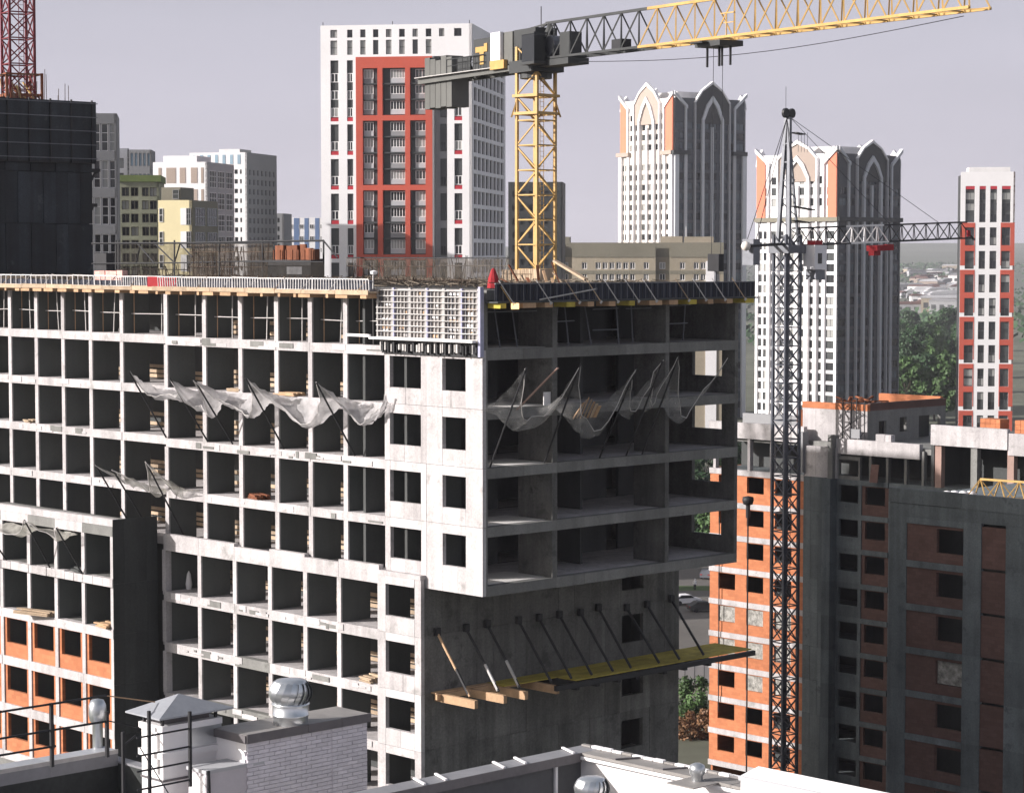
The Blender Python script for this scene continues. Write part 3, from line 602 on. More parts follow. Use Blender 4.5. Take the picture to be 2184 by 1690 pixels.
# slabs and their edge beams
for k in range(0, 6):
    z = H(k)
    bx('floor_slab', cn, MAIN, (.45, .02, z-.3), (VD, UM, z))
    bx('floor_slab', cn, MAIN, (1.4, UM+.003, z-.3), (VD, UE, z))
    # edge beams, one per bay, each slightly off the line
    us = CU if k else CU
    for a, b in zip(us, us[1:]):
        e = random.uniform(-.025, .02)
        bx('edge_beam', cn, MAIN, (.0+e, a+.004, z-SLAB), (.46, b-.004, z+.004))
    us = [UM+.002]+CL+[UE]
    for a, b in zip(us, us[1:]):
        e = random.uniform(-.025, .02)
        bx('edge_beam', cn, MAIN, (1.0+e, a+.004, z-SLAB), (1.42, b-.004, z+.004))
    # shaded face
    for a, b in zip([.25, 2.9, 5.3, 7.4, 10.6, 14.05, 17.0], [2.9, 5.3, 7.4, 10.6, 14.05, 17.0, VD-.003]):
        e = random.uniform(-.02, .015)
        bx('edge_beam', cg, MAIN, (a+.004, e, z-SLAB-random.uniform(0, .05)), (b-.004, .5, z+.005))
# cross walls (piers) of the sunny facade
PW = .36
for k in range(1, 6):
    zb, zt = H(k)+.004, H(k-1)-SLAB
    for i, u in enumerate(CU[1:]):
        bx('pier', cn, MAIN, (.03, u-PW/2, zb), (.14, u+PW/2, zt)); bx('cross_wall', cshade, MAIN, (.142, u-.16, zb), (2.05, u+.16, zt))
    bx('cross_wall', cshade, MAIN, (.26, CU[0]-.1, zb), (.6, CU[0]+.16, zt)); bx('cross_wall', cshade, MAIN, (.602, CU[0]-.1, zb), (2.05, CU[0]+.1, zt))
    for u in CL:
        bx('pier', cn, MAIN, (1.03, u-PW/2, zb), (1.14, u+PW/2, zt)); bx('cross_wall', cshade, MAIN, (1.142, u-.16, zb), (3.0, u+.16, zt))
    bx('back_wall', cd, MAIN, (4.5, CU[0], zb), (4.7, UM, zt)); bx('back_wall', cd, MAIN, (5.4, UM+.01, zb), (5.6, UE, zt))
    bx('end_wall', cn, MAIN, (1.0, UE-.3, zb), (VD, UE, zt))
BRD = {}
def boards(v, us, k, n=3):
    for a, b in zip(us, us[1:]):
        L = round(b-a-.1, 2)
        if L not in BRD: BRD[L] = MB().box((0, 0, 0), (.05, L, .21)).mesh('guard_board', M['timber'])
        for j in range(n):
            if random.random() < .88: put('guard_board', BRD[L], MAIN, T(v+random.uniform(-.03,.03), a+.05, H(k)+.08+j*.31+random.uniform(-.02,.02)))
for k in range(1, 6):
    boards(4.3, CU, k)
    if k > 1: boards(5.2, [UM]+CL[:5], k)
def cast(v, a, b, wa, wb, zb, zt, s0, s1):       # one storey of wall cast in pieces round a window opening
    mid = (wa+wb)/2+random.uniform(-.3,.3); g = .006
    for (p, q, r, t_) in ((a, wa, zb, zt), (wb, b, zb, zt), (wa, wb, s1, zt), (wa, mid, zb, s0), (mid, wb, zb, s0)):
        e = random.uniform(-.012, .012); bx('wall_panel', M['conc' if random.random() < .7 else 'concp'], MAIN, (v+e, p+g, r+(g if r != zb else 0)), (v+.25, q-g, t_-g))
# corner wall panels with windows, four storeys
for k in range(2, 6):
    zb = H(k)-(SLAB if k == 5 else 0); zt = H(k-1)-.012
    for (a, b, wa, wb) in ((.02, 4.33, 1.29, 3.08), (4.345, CU[0]-.0, 4.76, 7.23)):
        cast(0, a, b, wa, wb, zb, zt, H(k)+.86, H(k)+2.52)
# thin storey joints read as recessed lines already; floor strip inside the corner room, partition walls
for k in range(1, 6):
    zb, zt = H(k)+.005, H(k-1)-SLAB
    g = cd
    # piers of the shaded face
    bx('cross_wall', M['conc4'], MAIN, (5.0, .02, zb), (5.36, 2.6, zt))
    bx('cross_wall', M['conc4'], MAIN, (13.75, .03, zb), (14.05, 2.4, zt))
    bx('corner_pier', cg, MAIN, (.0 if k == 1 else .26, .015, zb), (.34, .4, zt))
    # rear partition with door openings
    m = MB(); m.M = T(.3, 6.2, zb)
    wall_mesh(m, 19.2, zt-zb, [(1.6, 0, 2.7, 2.1), (6.6, 0, 8.4, 2.3), (10.4, 0, 11.6, 2.1), (15.2, 0, 16.2, 2.1)], t=.2, back=True)
    m.build('partition', g, MAIN)
    bx('partition', g, MAIN, (.3, 9.6, zb), (VD-.3, 9.8, zt))
    bx('partition', g, MAIN, (2.55, 3.6, zb), (2.75, 6.15, zt)); bx('partition', g, MAIN, (9.9, 2.8, zb), (10.1, 6.15, zt))
    # end wall at the far side with the see-through window
    m = MB(); m.M = T(VD, 6.3, zb-.001) @ RZ(-math.pi/2) @ T(0, -.25, 0)
    w0, w1 = 1.0, 3.25
    wall_mesh(m, 6.28, zt-zb, [(6.3-w1, .95, 6.3-w0, 2.5)] if k > 1 else [], t=.25, back=True)
    m.build('end_wall', M['conc4'], MAIN)
    bx('sunpatch_floor', M['sunpatch'], MAIN, (.4, .52, zb), (4.98, 3.5, zb+.012))
    bx('end_wall', M['conc4'], MAIN, (VD-.25, 6.31, zb), (VD, UE-.31, zt)); bx('partition', cshade, MAIN, (.3, 4.4, zb), (3.1, 4.55, zt)); bx('partition', cshade, MAIN, (3.0, 4.56, zb), (3.15, CU[0]-.11, zt))
# top slab roof surface and set of construction joints
bx('roof_slab', cg, MAIN, (.5, .55, H(0)+.006), (VD-.4, UE-.4, H(0)+.02))
# ---------------- lower storeys, standing 0.35 m proud and ending short of the corner
UL = 4.4; V0 = -.35
for k in range(5, 13):
    z = H(k)
    ext = .42 if k == 5 else 0
    bx('floor_slab', cn, MAIN, (V0+.45, UL+.26, z-.3), (VD-.02, UM+.6, z-.002 if k > 5 else z-.301+.3-.004)) if k > 5 else None
    for a, b in zip(CLW, CLW[1:]):
        e = random.uniform(-.02, .02)
        bx('edge_beam', cn if k < 7 else cg if random.random() < .25 else cn, MAIN, (V0+e, a+.004, z-SLAB-.06), (V0+.5 if k > 5 else -.02, b-.004, z+.006+(ext if random.random() < .8 else ext*.6)))
    if k > 5:
        zb, zt = H(k)+.007, H(k-1)-SLAB-.061
        for u in CLW[1:-1]: bx('pier', cn, MAIN, (V0+.03, u-.17, zb), (V0+.14, u+.17, zt)); bx('cross_wall', cshade, MAIN, (V0+.142, u-.15, zb), (1.8, u+.15, zt))
        bx('pier', cn, MAIN, (V0+.03, CLW[-1]-.15, zb), (.1, CLW[-1]+.2, zt)); bx('cross_wall', cshade, MAIN, (.102, CLW[-1]-.1, zb), (2.2, CLW[-1]+.15, zt))
        bx('cross_wall', cshade, MAIN, (V0+.26, CLW[0]-.1, zb), (.2, CLW[0]+.2, zt)); bx('cross_wall', cshade, MAIN, (.202, CLW[0]-.1, zb), (1.8, CLW[0]+.1, zt))
        bx('back_wall', cd, MAIN, (4.3, CLW[0], zb), (4.5, UM, zt))
        boards(4.1, CLW, k, 3 if k < 9 else 0)
wl0, wl1 = LF(884, 1300, V0).y, LF(822, 1300, V0).y
for k in range(6, 13):
    zb, zt = H(k)-.06, H(k-1)-.07+(.0 if k > 6 else -.0)
    cast(V0, UL, CLW[0]+.12, wl0, wl1, zb, zt, zb+.9, zb+2.58)
bx('ledge', cn, MAIN, (V0-.02, UL+.02, H(5)-.069), (.2, CLW[0]+.3, H(5)+.18))
# shaded lower wall made of shuttered panels
VN = 16; pw = (VD-V0-.26)/VN
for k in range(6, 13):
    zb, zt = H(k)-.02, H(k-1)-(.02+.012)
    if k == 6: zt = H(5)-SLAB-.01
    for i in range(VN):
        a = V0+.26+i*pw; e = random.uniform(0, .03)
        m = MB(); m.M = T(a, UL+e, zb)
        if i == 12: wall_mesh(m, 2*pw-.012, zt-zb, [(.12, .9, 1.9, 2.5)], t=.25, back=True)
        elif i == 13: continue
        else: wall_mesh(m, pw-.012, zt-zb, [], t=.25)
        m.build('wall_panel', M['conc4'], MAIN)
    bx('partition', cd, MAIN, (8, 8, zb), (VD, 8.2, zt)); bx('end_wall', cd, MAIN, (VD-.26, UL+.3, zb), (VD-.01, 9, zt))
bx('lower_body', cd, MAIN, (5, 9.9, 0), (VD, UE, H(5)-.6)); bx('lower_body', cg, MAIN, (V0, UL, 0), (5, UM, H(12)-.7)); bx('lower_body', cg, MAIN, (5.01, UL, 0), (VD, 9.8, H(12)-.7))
# repair patches and shutter lips left on the cast faces
q = random.Random(17)
for i in range(150):
    low = q.random() < .45; k = q.randrange(6, 11) if low else q.randrange(1, 6); left = not low and q.random() < .35
    v0_ = V0 if low else 1.0 if left else 0; us_ = CLW if low else CL if left else CU; u_ = q.uniform(us_[0], us_[-1]-1); L_ = q.uniform(.2, 1.5); z_ = H(k)-SLAB+q.uniform(.02,.2)
    bx('repair_patch', M['concp' if q.random() < .5 else 'conc2' if q.random() < .6 else 'conc'], MAIN, (v0_-.034-q.uniform(0,.006), u_, z_), (v0_-.005, u_+L_, min(H(k)-.02, z_+q.uniform(.08,.4))))
# ---------------- lower left wing, standing forward, its lower bays filled with orange block
WING = thing('unfinished_wing', 'lower concrete wing at far left with orange block infill under open bays', 'building', (C0.x, C0.y, GROUND), ROT)
VW = -3.5; WX = [240, 176, 118, 60, 2, -56]
WU = [LF(x, 1200, VW).y for x in WX]; U0 = WU[0]; U1 = WU[-1]+1
wz = [50-15.6, 50-19.1, 50-22.1, 50-25.1, 50-28.1, 50-31.1]
for j, z in enumerate(wz):
    th = .55
    for a, b in zip(WU, WU[1:]):
        e = random.uniform(-.02, .02)
        if j == 0:
            bx('edge_beam', cg if random.random() < .4 else cn, WING, (VW+e, a+.004, z-1.0), (VW+.5, b-.004, z-.42)); bx('parapet_block', cn, WING, (VW+e+.06, a+.004, z-.415), (VW+.45, b-.004, z+random.uniform(-.02,.04)))
        elif j == 1:
            n = 3; s = (b-a)/n
            for q in range(n): bx('edge_block', cn, WING, (VW+random.uniform(-.03,.03), a+q*s+.02, z-.5), (VW+.4, a+(q+1)*s-.02, z+random.uniform(-.03,.03)))
        else: bx('edge_beam', cn, WING, (VW+e, a+.004, z-th), (VW+.5, b-.004, z))
    bx('floor_slab', cg, WING, (VW+.4, U0+.01, z-.35-(.42 if j == 0 else 0)), (-.4, U1, z-.01-(.42 if j == 0 else 0)))
    if j:
        zt = wz[j-1]-(1.0 if j == 1 else th)
        for u in WU:
            bx('pier', cn, WING, (VW+.03, u-.17 if u != WU[0] else u+.002, z+.003), (VW+.15, u+.17 if u != WU[0] else u+.28, zt))
            bx('cross_wall', cshade, WING, (VW+.152, u-.15 if u != WU[0] else u+.002, z+.003), (-1.2 if u != WU[0] else -.4, u+.15 if u != WU[0] else u+.2, zt))
        bx('back_wall', cd, WING, (-.9, U0+.3, z+.002), (-.7, U1, zt))
        if j >= 3:
            for a, b in zip(WU, WU[1:]):
                m = MB(); A, B = a+.19, b-.19
                if a == WU[0]: A = a+.3
                m.M = T(VW+.12, B, z+.006) @ RZ(-math.pi/2); w = B-A; h = zt-z-.01
                wall_mesh(m, w, h, [(.22, .85, w-.28, h-.05)], t=.22, back=True); m.build('block_infill', M['brick'], WING)
# the wing's shaded side wall
nz = len(wz)-1
for j in range(nz):
    for i in range(4):
        a = VW+.02+i*.79; bx('wall_panel', M['concshade'], WING, (a, U0-.03-random.uniform(0,.02), wz[j+1]-.3), (a+.778, U0-.001, wz[j]-.31+(.3 if j == 0 else 0)))
bx('lower_body', cg, WING, (VW+.1, U0+.1, 0), (-.5, U1, wz[-1]-.6))
# ---------------- loose things in the bays
def pile(v, u, k, n, L, name, label, mat='timber', z=None, rz=0):
    t = thing(name, label, 'timber', tuple((Matrix.Translation((C0.x, C0.y, 0)) @ RZ(ROT)) @ Vector((v, u, (H(k)-50 if z is None else z)))), ROT+rz)
    for i in range(n):
        r = i % 3; y = -.35+.32*r+random.uniform(-.06,.06); zz = .01+.09*(i//3)
        MB().beam((random.uniform(-.1,.1), y+random.uniform(-.12,.12), zz+.05), (L+random.uniform(-.2,.2), y+random.uniform(-.12,.12), zz+.05+random.uniform(0,.02)), .2, .08).build('plank', M[mat], t)
    return t
# ================================================================== dark core tower at the left with climbing formwork
CE = Vector((at(196, 400, 176).x, 176, GROUND))      # its right-hand corner on the ground
CORE = thing('concrete_core', 'tall dark concrete core with netted formwork on top at far left', 'tower', CE, ROT)
kz = at(196, 217, 176).z-GROUND; cw = 15.0; cdp = 21
lv = [0, 20, 38, 44.5, 48.2, 52.2, 56.0, kz-3.6]
for a, b in zip(lv, lv[1:]):
    for i in range(14):
        x = -cw+i*cw/14; bx('wall_panel', M['corewrap'], CORE, (x+.008, -.05-random.uniform(0,.07), a+.02), (x+cw/14-.008, .4, b-.02-random.uniform(0,.03)))
bx('body', M['corewrap'], CORE, (-cw, .401, 0), (0, cdp, kz-3.4))
for i in range(9):
    x = -cw+.3+i*(cw-.6)/8; MB().box((x-.05, -.62, kz-4.6), (x+.05, -.5, kz+.05)).build('screen_post', M['black'], CORE)
for j in range(5): MB().box((-cw, -.66, kz-4.3+j*1.02), (.15, -.6, kz-4.24+j*1.02)).build('screen_rail', M['steel'], CORE)
bx('screen_sheet', M['corewrap'], CORE, (-cw, -.48, kz-4.5), (.1, -.44, kz-.05)); bx('screen_sheet', M['corewrap'], CORE, (-.003+.1, -.44, kz-4.5), (.14, cdp, kz-.05)); bx('platform', M['black'], CORE, (-cw, -.43, kz-4.62), (.09, cdp, kz-4.5))
for z, w in ((kz-5.2, 1.1), (kz-7.8, .8)): bx('bracket', M['black'], CORE, (.02, .5, z), (w, 1.5, z+.25)); MB().beam((.05, 1, z-1.4), (w-.1, 1, z), .15).build('bracket_strut', M['black'], CORE)
rb = thing('starter_bars', 'thin starter bars and wire on top of the dark core', 'rebar', (CE.x, CE.y, GROUND+kz-.6), ROT)
m = MB(); q = random.Random(3)
for i in range(26):
    x = -9.2+i*.36+q.uniform(-.1,.1); y = q.uniform(.6, 5); m.tube((x, y, 0), (x+q.uniform(-.1,.1), y, q.uniform(.8, 2.9)), .028, 4)
stuffpart(m.build('bars', M['rebar'], rb))
m = MB(); m.line([(-8.6,.4,0),(-8.5,.4,2.3),(-6.0,.4,2.2),(-5.9,.4,0)], .04); m.build('guard_frame', M['rebar'], rb)
# ================================================================== lattice mast tool
def mast(parent, w, z0, z1, step, mat, chord=.12, brace=.07, name='mast_section', X=True, per=2):
    n = max(1, int(round((z1-z0)/step))); dz = (z1-z0)/n; h = w/2; c = [(-h,-h),(h,-h),(h,h),(-h,h)]
    me = MB()
    for a in c: me.box((a[0]-chord/2, a[1]-chord/2, .01), (a[0]+chord/2, a[1]+chord/2, dz*per-.01))
    for s in range(per):
        za = s*dz
        for i in range(4):
            p, r = c[i], c[(i+1)%4]
            me.beam((p[0],p[1],za+.06), (r[0],r[1],za+.06), brace)
            if X: me.beam((p[0],p[1],za+.1), (r[0],r[1],za+dz-.02), brace*.9); me.beam((r[0],r[1],za+.1), (p[0],p[1],za+dz-.02), brace*.9)
            elif (s+i) % 2: me.beam((p[0],p[1],za+.1), (r[0],r[1],za+dz-.02), brace)
            else: me.beam((r[0],r[1],za+.1), (p[0],p[1],za+dz-.02), brace)
    me.tube((h*.3, -h*.5, 0), (h*.3, -h*.5, dz*per), .03, 4); me.tube((-h*.1, -h*.5, 0), (-h*.1, -h*.5, dz*per), .03, 4)
    k = 0
    while k*.35 < dz*per: me.tube((h*.3, -h*.5, k*.35), (-h*.1, -h*.5, k*.35), .018, 3); k += 1
    data = me.mesh(name, mat)
    for i in range(0, n, per): put(name, data, parent, T(0, 0, z0+i*dz))
# red mast at the far left
P = at(40, 200, 196)
RC = thing('tower_crane', 'dark red lattice crane mast rising out of the picture above the dark core', 'crane', (P.x, 196, GROUND), math.radians(30))
mast(RC, 2.1, 55, 91, 2.1, M['redsteel'], .19, .1)
zc = at(40, 212, 196).z-GROUND
m = MB(); 
for s in (-1.35, 1.35):
    m.beam((-1.6, s, zc+.3), (1.6, s, zc+.3), .22); m.beam((s, -1.6, zc+.3), (s, 1.6, zc+.3), .22); m.beam((-1.6, s, zc+2.0), (1.6, s, zc+2.0), .16); m.beam((s, -1.6, zc+2.0), (s, 1.6, zc+2.0), .16)
for a in (-1.5, 1.5):
    for b in (-1.5, 1.5): m.beam((a, b, zc-.5), (a, b, zc+2.1), .2)
m.build('climbing_collar', M['rust'], RC)
for i in range(10):
    a = random.uniform(-1.5,1.5); MB().beam((a, random.choice((-1.7,1.7)), zc), (a+random.uniform(-.4,.4), random.choice((-1.7,1.7)), zc+random.uniform(.8,1.9)), .12).build('collar_strut', M['yellow' if i % 2 else 'rust'], RC)
# ================================================================== yellow tower crane
P = at(1143, 590, 168); YC = thing('tower_crane', 'yellow flat-top tower crane with dark counterweights over the roof', 'crane', (P.x, 168, GROUND), 0)
YM = thing('tmp', None, None)
bpy.data.objects.remove(YM)
zt = at(1143, 153, 168).z-GROUND; zb0 = 40
mr = bpy.data.objects.new('mast', None); COL.objects.link(mr); mr.parent = YC; mr.rotation_euler = (0, 0, math.radians(47))
mast(mr, 1.92, zb0, zt, 1.75, M['yellow'], .2, .095, X=False)
# climbing collar and arms
zc = at(1143, 232, 168).z-GROUND; 
for z in (zc-.35, zc+.9):
    m = MB()
    for s in (-1.12, 1.12): m.beam((-1.2, s, z), (1.2, s, z), .2); m.beam((s, -1.2, z), (s, 1.2, z), .2)
    m.build('climbing_collar', M['yellow'], mr)
for ang, sg in ((math.radians(-43), 1), (math.radians(137), 1)):
    d = Vector((math.cos(ang+math.radians(43)), math.sin(ang+math.radians(43)), 0)); d = Vector((1 if ang < 0 else -1, 0, 0))
    MB().beam(d*1.25+Vector((0,0,zc+.9)), d*1.75+Vector((0,0,zc-.6)), .3, .12).build('collar_arm', M['yellow'], YC)
JT = at(2085, 8, 128); jd = Vector((JT.x-P.x, 128-168, 0)); JL = jd.length; ja = math.atan2(jd.y, jd.x)
hd = bpy.data.objects.new('slewing_head', None); COL.objects.link(hd); hd.parent = YC; hd.location = (0, 0, zt); hd.rotation_euler = (0, 0, ja)
pitch_j = math.atan2((at(2085, 8, 128).z-at(1180, 123, 168).z), JL)
bx('turntable', M['cranegrey'], hd, (-1.5, -1.35, -.1), (1.6, 1.35, .75)); MB().tube((0,0,-.5), (0,0,-.1), 1.15, 14).build('slewing_ring', M['cranegrey'], hd)
hz = .76
bx('machine_house', M['cranegrey'], hd, (-1.6, -.9, hz), (1.4, .9, 3.0)); bx('machine_house', M['olivegrey'], hd, (-3.9, -1.0, hz-.1), (-1.61, 1.0, 2.95))
bx('sign_board', M['cranegrey'], hd, (-7.0, -1.15, hz-.2), (-4.3, -.95, 2.75))
# counter jib: local -x
CJ = 15.9
for s in (-.9, .9): MB().beam((-.8, s, .35), (-CJ, s, .25), .28, .42).build('counter_jib_chord', M['olivegrey'], hd)
for i in range(9): MB().beam((-1.6-i*1.6, -.9, .3), (-2.6-i*1.6, .9, .3), .14).build('counter_jib_brace', M['cranegrey'], hd)
bx('walkway', M['rail'], hd, (-CJ, -1.35, .47), (-4.2, -1.0, .53))
for i in range(5): bx('counterweight', M['olivegrey'], hd, (-CJ+.6+i*.86, -.75, -1.9+.08*(i%2)), (-CJ+1.4+i*.86, .75, 2.0-.15*(i%3)))
bx('winch', M['cranegrey'], hd, (-10.2, -.7, .5), (-8.3, .7, 1.7)); MB().tube((-7.4,-.8,1.2), (-7.4,.8,1.2), .55, 12).build('winch_drum', M['steel'], hd)
m = MB()
for i in range(8): m.tube((-10.8+i*.8, -1.3, .5), (-10.8+i*.8, -1.3, 1.55), .035, 4)
m.tube((-10.8,-1.3,1.55), (-5.2,-1.3,1.55), .04, 4); m.tube((-10.8,-1.3,1.05), (-5.2,-1.3,1.05), .03, 4); m.build('guardrail', M['cranegrey'], hd)
# emblem on the near side: a yellow T beside a white post with a yellow foot
E = M['yellow']; yy = -1.17
m = MB(); m.box((-6.0, yy-.05, .85), (-5.4, yy, 1.75)); m.box((-6.6, yy-.05, 1.751), (-4.9, yy, 2.15)); m.box((-5.35, yy-.05, 2.151), (-4.9, yy, 2.35)); m.build('letter', E, hd)
bx('white_bar', M['white'], hd, (-4.28, -1.28, 1.0), (-2.9, -1.02, 3.0)); bx('yellow_foot', E, hd, (-4.3, -1.33, .35), (-2.3, -1.03, .98))
bx('cab', M['glass'], hd, (1.2, -1.9, .5), (2.9, -.95, 2.4)); bx('cab_frame', M['cranegrey'], hd, (1.15, -1.95, .3), (2.95, -.9, .5)); bx('cab_roof', M['cranegrey'], hd, (1.15, -1.95, 2.4), (2.95, -.9, 2.52))
MB().tube((.2,.3,3.0), (.2,.3,4.6), .04).build('antenna', M['black'], hd)
# A-shaped junction between house and jib
m = MB()
for s in (-.6, .6): m.beam((.9, s, .6), (1.9, 0, 3.25), .2); m.beam((2.6, s, .6), (1.9, 0, 3.25), .18); m.beam((-1.4, s, 2.9), (1.9, 0, 3.3), .1)
m.build('head_frame', M['cranegrey'], hd)
jr = bpy.data.objects.new('jib', None); COL.objects.link(jr); jr.parent = hd; jr.location = (1.4, 0, .75); jr.rotation_euler = (0, -pitch_j, 0)
JH, JW = 2.55, .75; n = int(JL/2.15); sx = (JL-1.2)/n
def jibseg(i, mat):
    a, b = i*sx, (i+1)*sx; m = MB()
    for s in (-JW, JW): m.beam((a, s, 0), (b, s, 0), .16)
    m.beam((a, 0, JH), (b, 0, JH), .18)
    for s in (-JW, JW): m.beam((a, s, 0), ((a+b)/2, 0, JH), .085); m.beam((b, s, 0), ((a+b)/2, 0, JH), .085)
    m.beam((a, -JW, 0), (a, JW, 0), .08); m.beam((a, -JW, 0), (b, JW, 0), .06)
    m.build('jib_section', mat, jr)
for i in range(n): jibseg(i, M['cranegrey'] if (i+.5)*sx < 12.4 else M['yellow'])
bx('hoist_winch', M['cranegrey'], jr, (2.6, -.5, .1), (3.9, .5, 1.7)); bx('hoist_motor', M['black'], jr, (9.1, -.4, .1), (10.3, .4, .75)); MB().tube((1.2,-.5,.9), (1.2,.5,.9), .7, 14).build('rope_drum', M['steel'], jr)
bx('heel_fairing', M['cranegrey'], jr, (-.6, -.85, -.55), (4.3, .85, -.12))
# trolley and ropes
tx = 0
best = 1e9
for k in range(400):
    xx = 5+k*.1; w = Matrix.Translation(P*0+Vector((P.x, 168, GROUND+zt))) @ RZ(ja) @ T(1.4, 0, .75) @ Matrix.Rotation(-pitch_j, 4, 'Y') @ Vector((xx, 0, 0))
    pxx = 1092+5000*w.x/(w.y*CP-w.z*SP)
    if abs(pxx-1528) < best: best = abs(pxx-1528); tx = xx
bx('trolley', M['cranegrey'], jr, (tx-1.1, -.9, -.5), (tx+1.6, .9, -.15)); bx('trolley_cage', M['black'], jr, (tx-.9, -1.4, -.3), (tx+.4, -.95, -.2))
for x in (-1.0, .3, .6, 1.5): bx('trolley_arm', M['black'], jr, (tx+x-.05, -.06, -1.7), (tx+x+.05, .06, -.51))
for s in (-.02, .98): MB().tube((tx+s-.3, 0, -.5), (tx+s-.3, 0, -13.5), .022, 4).build('hoist_rope', M['black'], jr)
bx('hook_block', M['black'], jr, (tx-.45, -.2, -14.6), (tx+.75, .2, -13.5)); MB().tube((tx+.15,0,-15.4), (tx+.15,0,-14.6), .1).build('hook', M['steel'], jr)
pts = [(3.5+i*(JL-6)/16, 0, -.35-.75*math.sin(math.pi*i/16)) for i in range(17)]
MB().line(pts, .022, 4).build('slack_rope', M['black'], jr)
m = MB(); m.beam((tx+1.6, -.4, 0), (tx+1.6, -.4, 1.5), .06); m.beam((tx+1.0, -.4, 1.5), (tx+2.4, -.4, 1.5), .07); m.beam((tx+1.0, -.4, .9), (tx+2.4, -.4, .9), .05); m.build('trolley_mast', M['yellow'], jr)
# ================================================================== grey hammerhead crane in front of the gabled tower
P = at(1676, 900, 203); GC = thing('tower_crane', 'grey hammerhead tower crane with white cab and pointed head', 'crane', (P.x, 203, GROUND), 0)
g0 = bpy.data.objects.new('mast', None); COL.objects.link(g0); g0.parent = GC; g0.rotation_euler = (0, 0, math.radians(34))
zj = at(1676, 525, 203).z-GROUND
mast(g0, 1.62, 0, zj-.6, 1.62, M['steel2'], .23, .09, X=True)
hr = bpy.data.objects.new('slewing_head', None); COL.objects.link(hr); hr.parent = GC; hr.location = (0, 0, zj)
JT = at(2062, 508, 222); dv = Vector((JT.x-P.x, 222-203, 0)); GL = dv.length; hr.rotation_euler = (0, 0, math.atan2(dv.y, dv.x))
rise = math.atan2(JT.z-(GROUND+zj), GL)
bx('turntable', M['steel'], hr, (-1.2, -1.1, -.6), (1.2, 1.1, .1))
za = at(1680, 250, 203).z-GROUND-zj
m = MB()
for s in (-.62, .62):
    m.beam((-.5, s, .1), (.0, s*.25, za), .3); m.beam((.75, s, .1), (.1, s*.25, za*.8), .18)
for i in range(6):
    z = .9+i*za/7; f = 1-.75*z/za; m.beam((-.4*f, -.62*f-.1, z), (-.4*f, .62*f+.1, z), .12); m.beam((-.5*f, -.6*f, z), (.9*f, .6*f, z+1.4), .09); m.beam((.9*f, -.6*f, z), (-.5*f, .6*f, z+1.5), .08)
m.build('tower_head', M['steel'], hr)
for x, z, l in ((.2, za*.88, 2.4), (.2, za*.31, 5.6), (.4, za*.2, 3.6)): MB().beam((x, -.5, z), (x+l*.45, -.6, z-l*.05), .7, .09).build('platform', M['black'], hr)
m = MB()
for i in range(4): m.tube((.5+i*.42, -.75, za*.885), (.5+i*.42, -.75, za*.885-1.7+0*i), .025, 4)
m.build('ladder_cage', M['steel'], hr)
for x in (-.32, .5): MB().tube((x, -.12, za+.35), (x, .12, za+.35), .42, 12).build('sheave', M['black'], hr)
MB().tube((-.3,0,za), (-.3,0,za+2.6), .025, 4).build('antenna', M['black'], hr)
jg = bpy.data.objects.new('jib', None); COL.objects.link(jg); jg.parent = hr; jg.location = (.8, 0, 0); jg.rotation_euler = (0, -rise, 0)
gn = 14; sx = (GL-.8)/gn
for i in range(gn):
    a, b = i*sx, (i+1)*sx; m = MB(); mt = M['white2'] if 4 <= i <= 6 else M['black']
    for s in (-.55, .55): m.beam((a, s, .05), (b, s, .05), .14)
    m.beam((a, 0, 1.55), (b, 0, 1.55), .15)
    for s in (-.55, .55): m.beam((a, s, .05), ((a+b)/2, 0, 1.55), .075); m.beam((b, s, .05), ((a+b)/2, 0, 1.55), .075)
    m.build('jib_section', mt, jg)
MB().tube((gn*sx-.3, -.5, .4), (gn*sx+.9, -.2, -.1), .12).build('jib_tip', M['black'], jg)
ap = Vector((.3, 0, za)); wj = lambda x: Vector((.8+x*math.cos(rise), 0, 1.6+x*math.sin(rise)))
for x in (GL*.52, GL*.80): MB().tube(ap, wj(x), .028, 4).build('stay', M['black'], hr)
for s in (-.5, .5): MB().beam((-.6, s, .2), (-5.4, s, .0), .2).build('counter_jib', M['black'], hr)
for s in (-.5, .5): MB().tube((-.1, 0, za), (-4.9, s, .3), .04, 4).build('stay', M['black'], hr)
bx('counterweight', M['steel'], hr, (-5.3, -.6, -1.6), (-4.4, .6, .6)); MB().lathe([(0,-.42),(.3,-.3),(.42,0),(.3,.3),(0,.42)], (-5.8, -.2, 0), 12).build('counter_ball', M['pale'], hr, smooth=True)
bx('cab', M['white'], hr, (1.3, -2.0, -2.0), (3.0, -.75, .1)); bx('cab_window', M['glass'], hr, (1.75, -2.03, -1.5), (2.3, -2.001, -.6)); bx('cab_door', M['lgrey'], hr, (3.003, -1.9, -2.0), (3.06, -.8, .05)); bx('cab_roof_flag', M['redcloth'], hr, (1.5, -1.9, .12), (2.5, -1.0, .5)); bx('cab_base', M['steel'], hr, (1.6, -1.9, -2.9), (2.9, -.8, -2.01))
b = .42*GL
m = MB(); m.box((b, -.6, -.75), (b+2.5, .6, -.25)); m.box((b-.1, -.3, -1.15), (b+.9, .3, -.75)); m.box((b+2.0, -.2, -.5), (b+3.0, .2, -.2)); m.build('trolley', M['redcloth'], jg)
bx('tip_flag', M['redcloth'], jg, (gn*sx-.9, -.7, .2), (gn*sx-.4, -.6, .8))
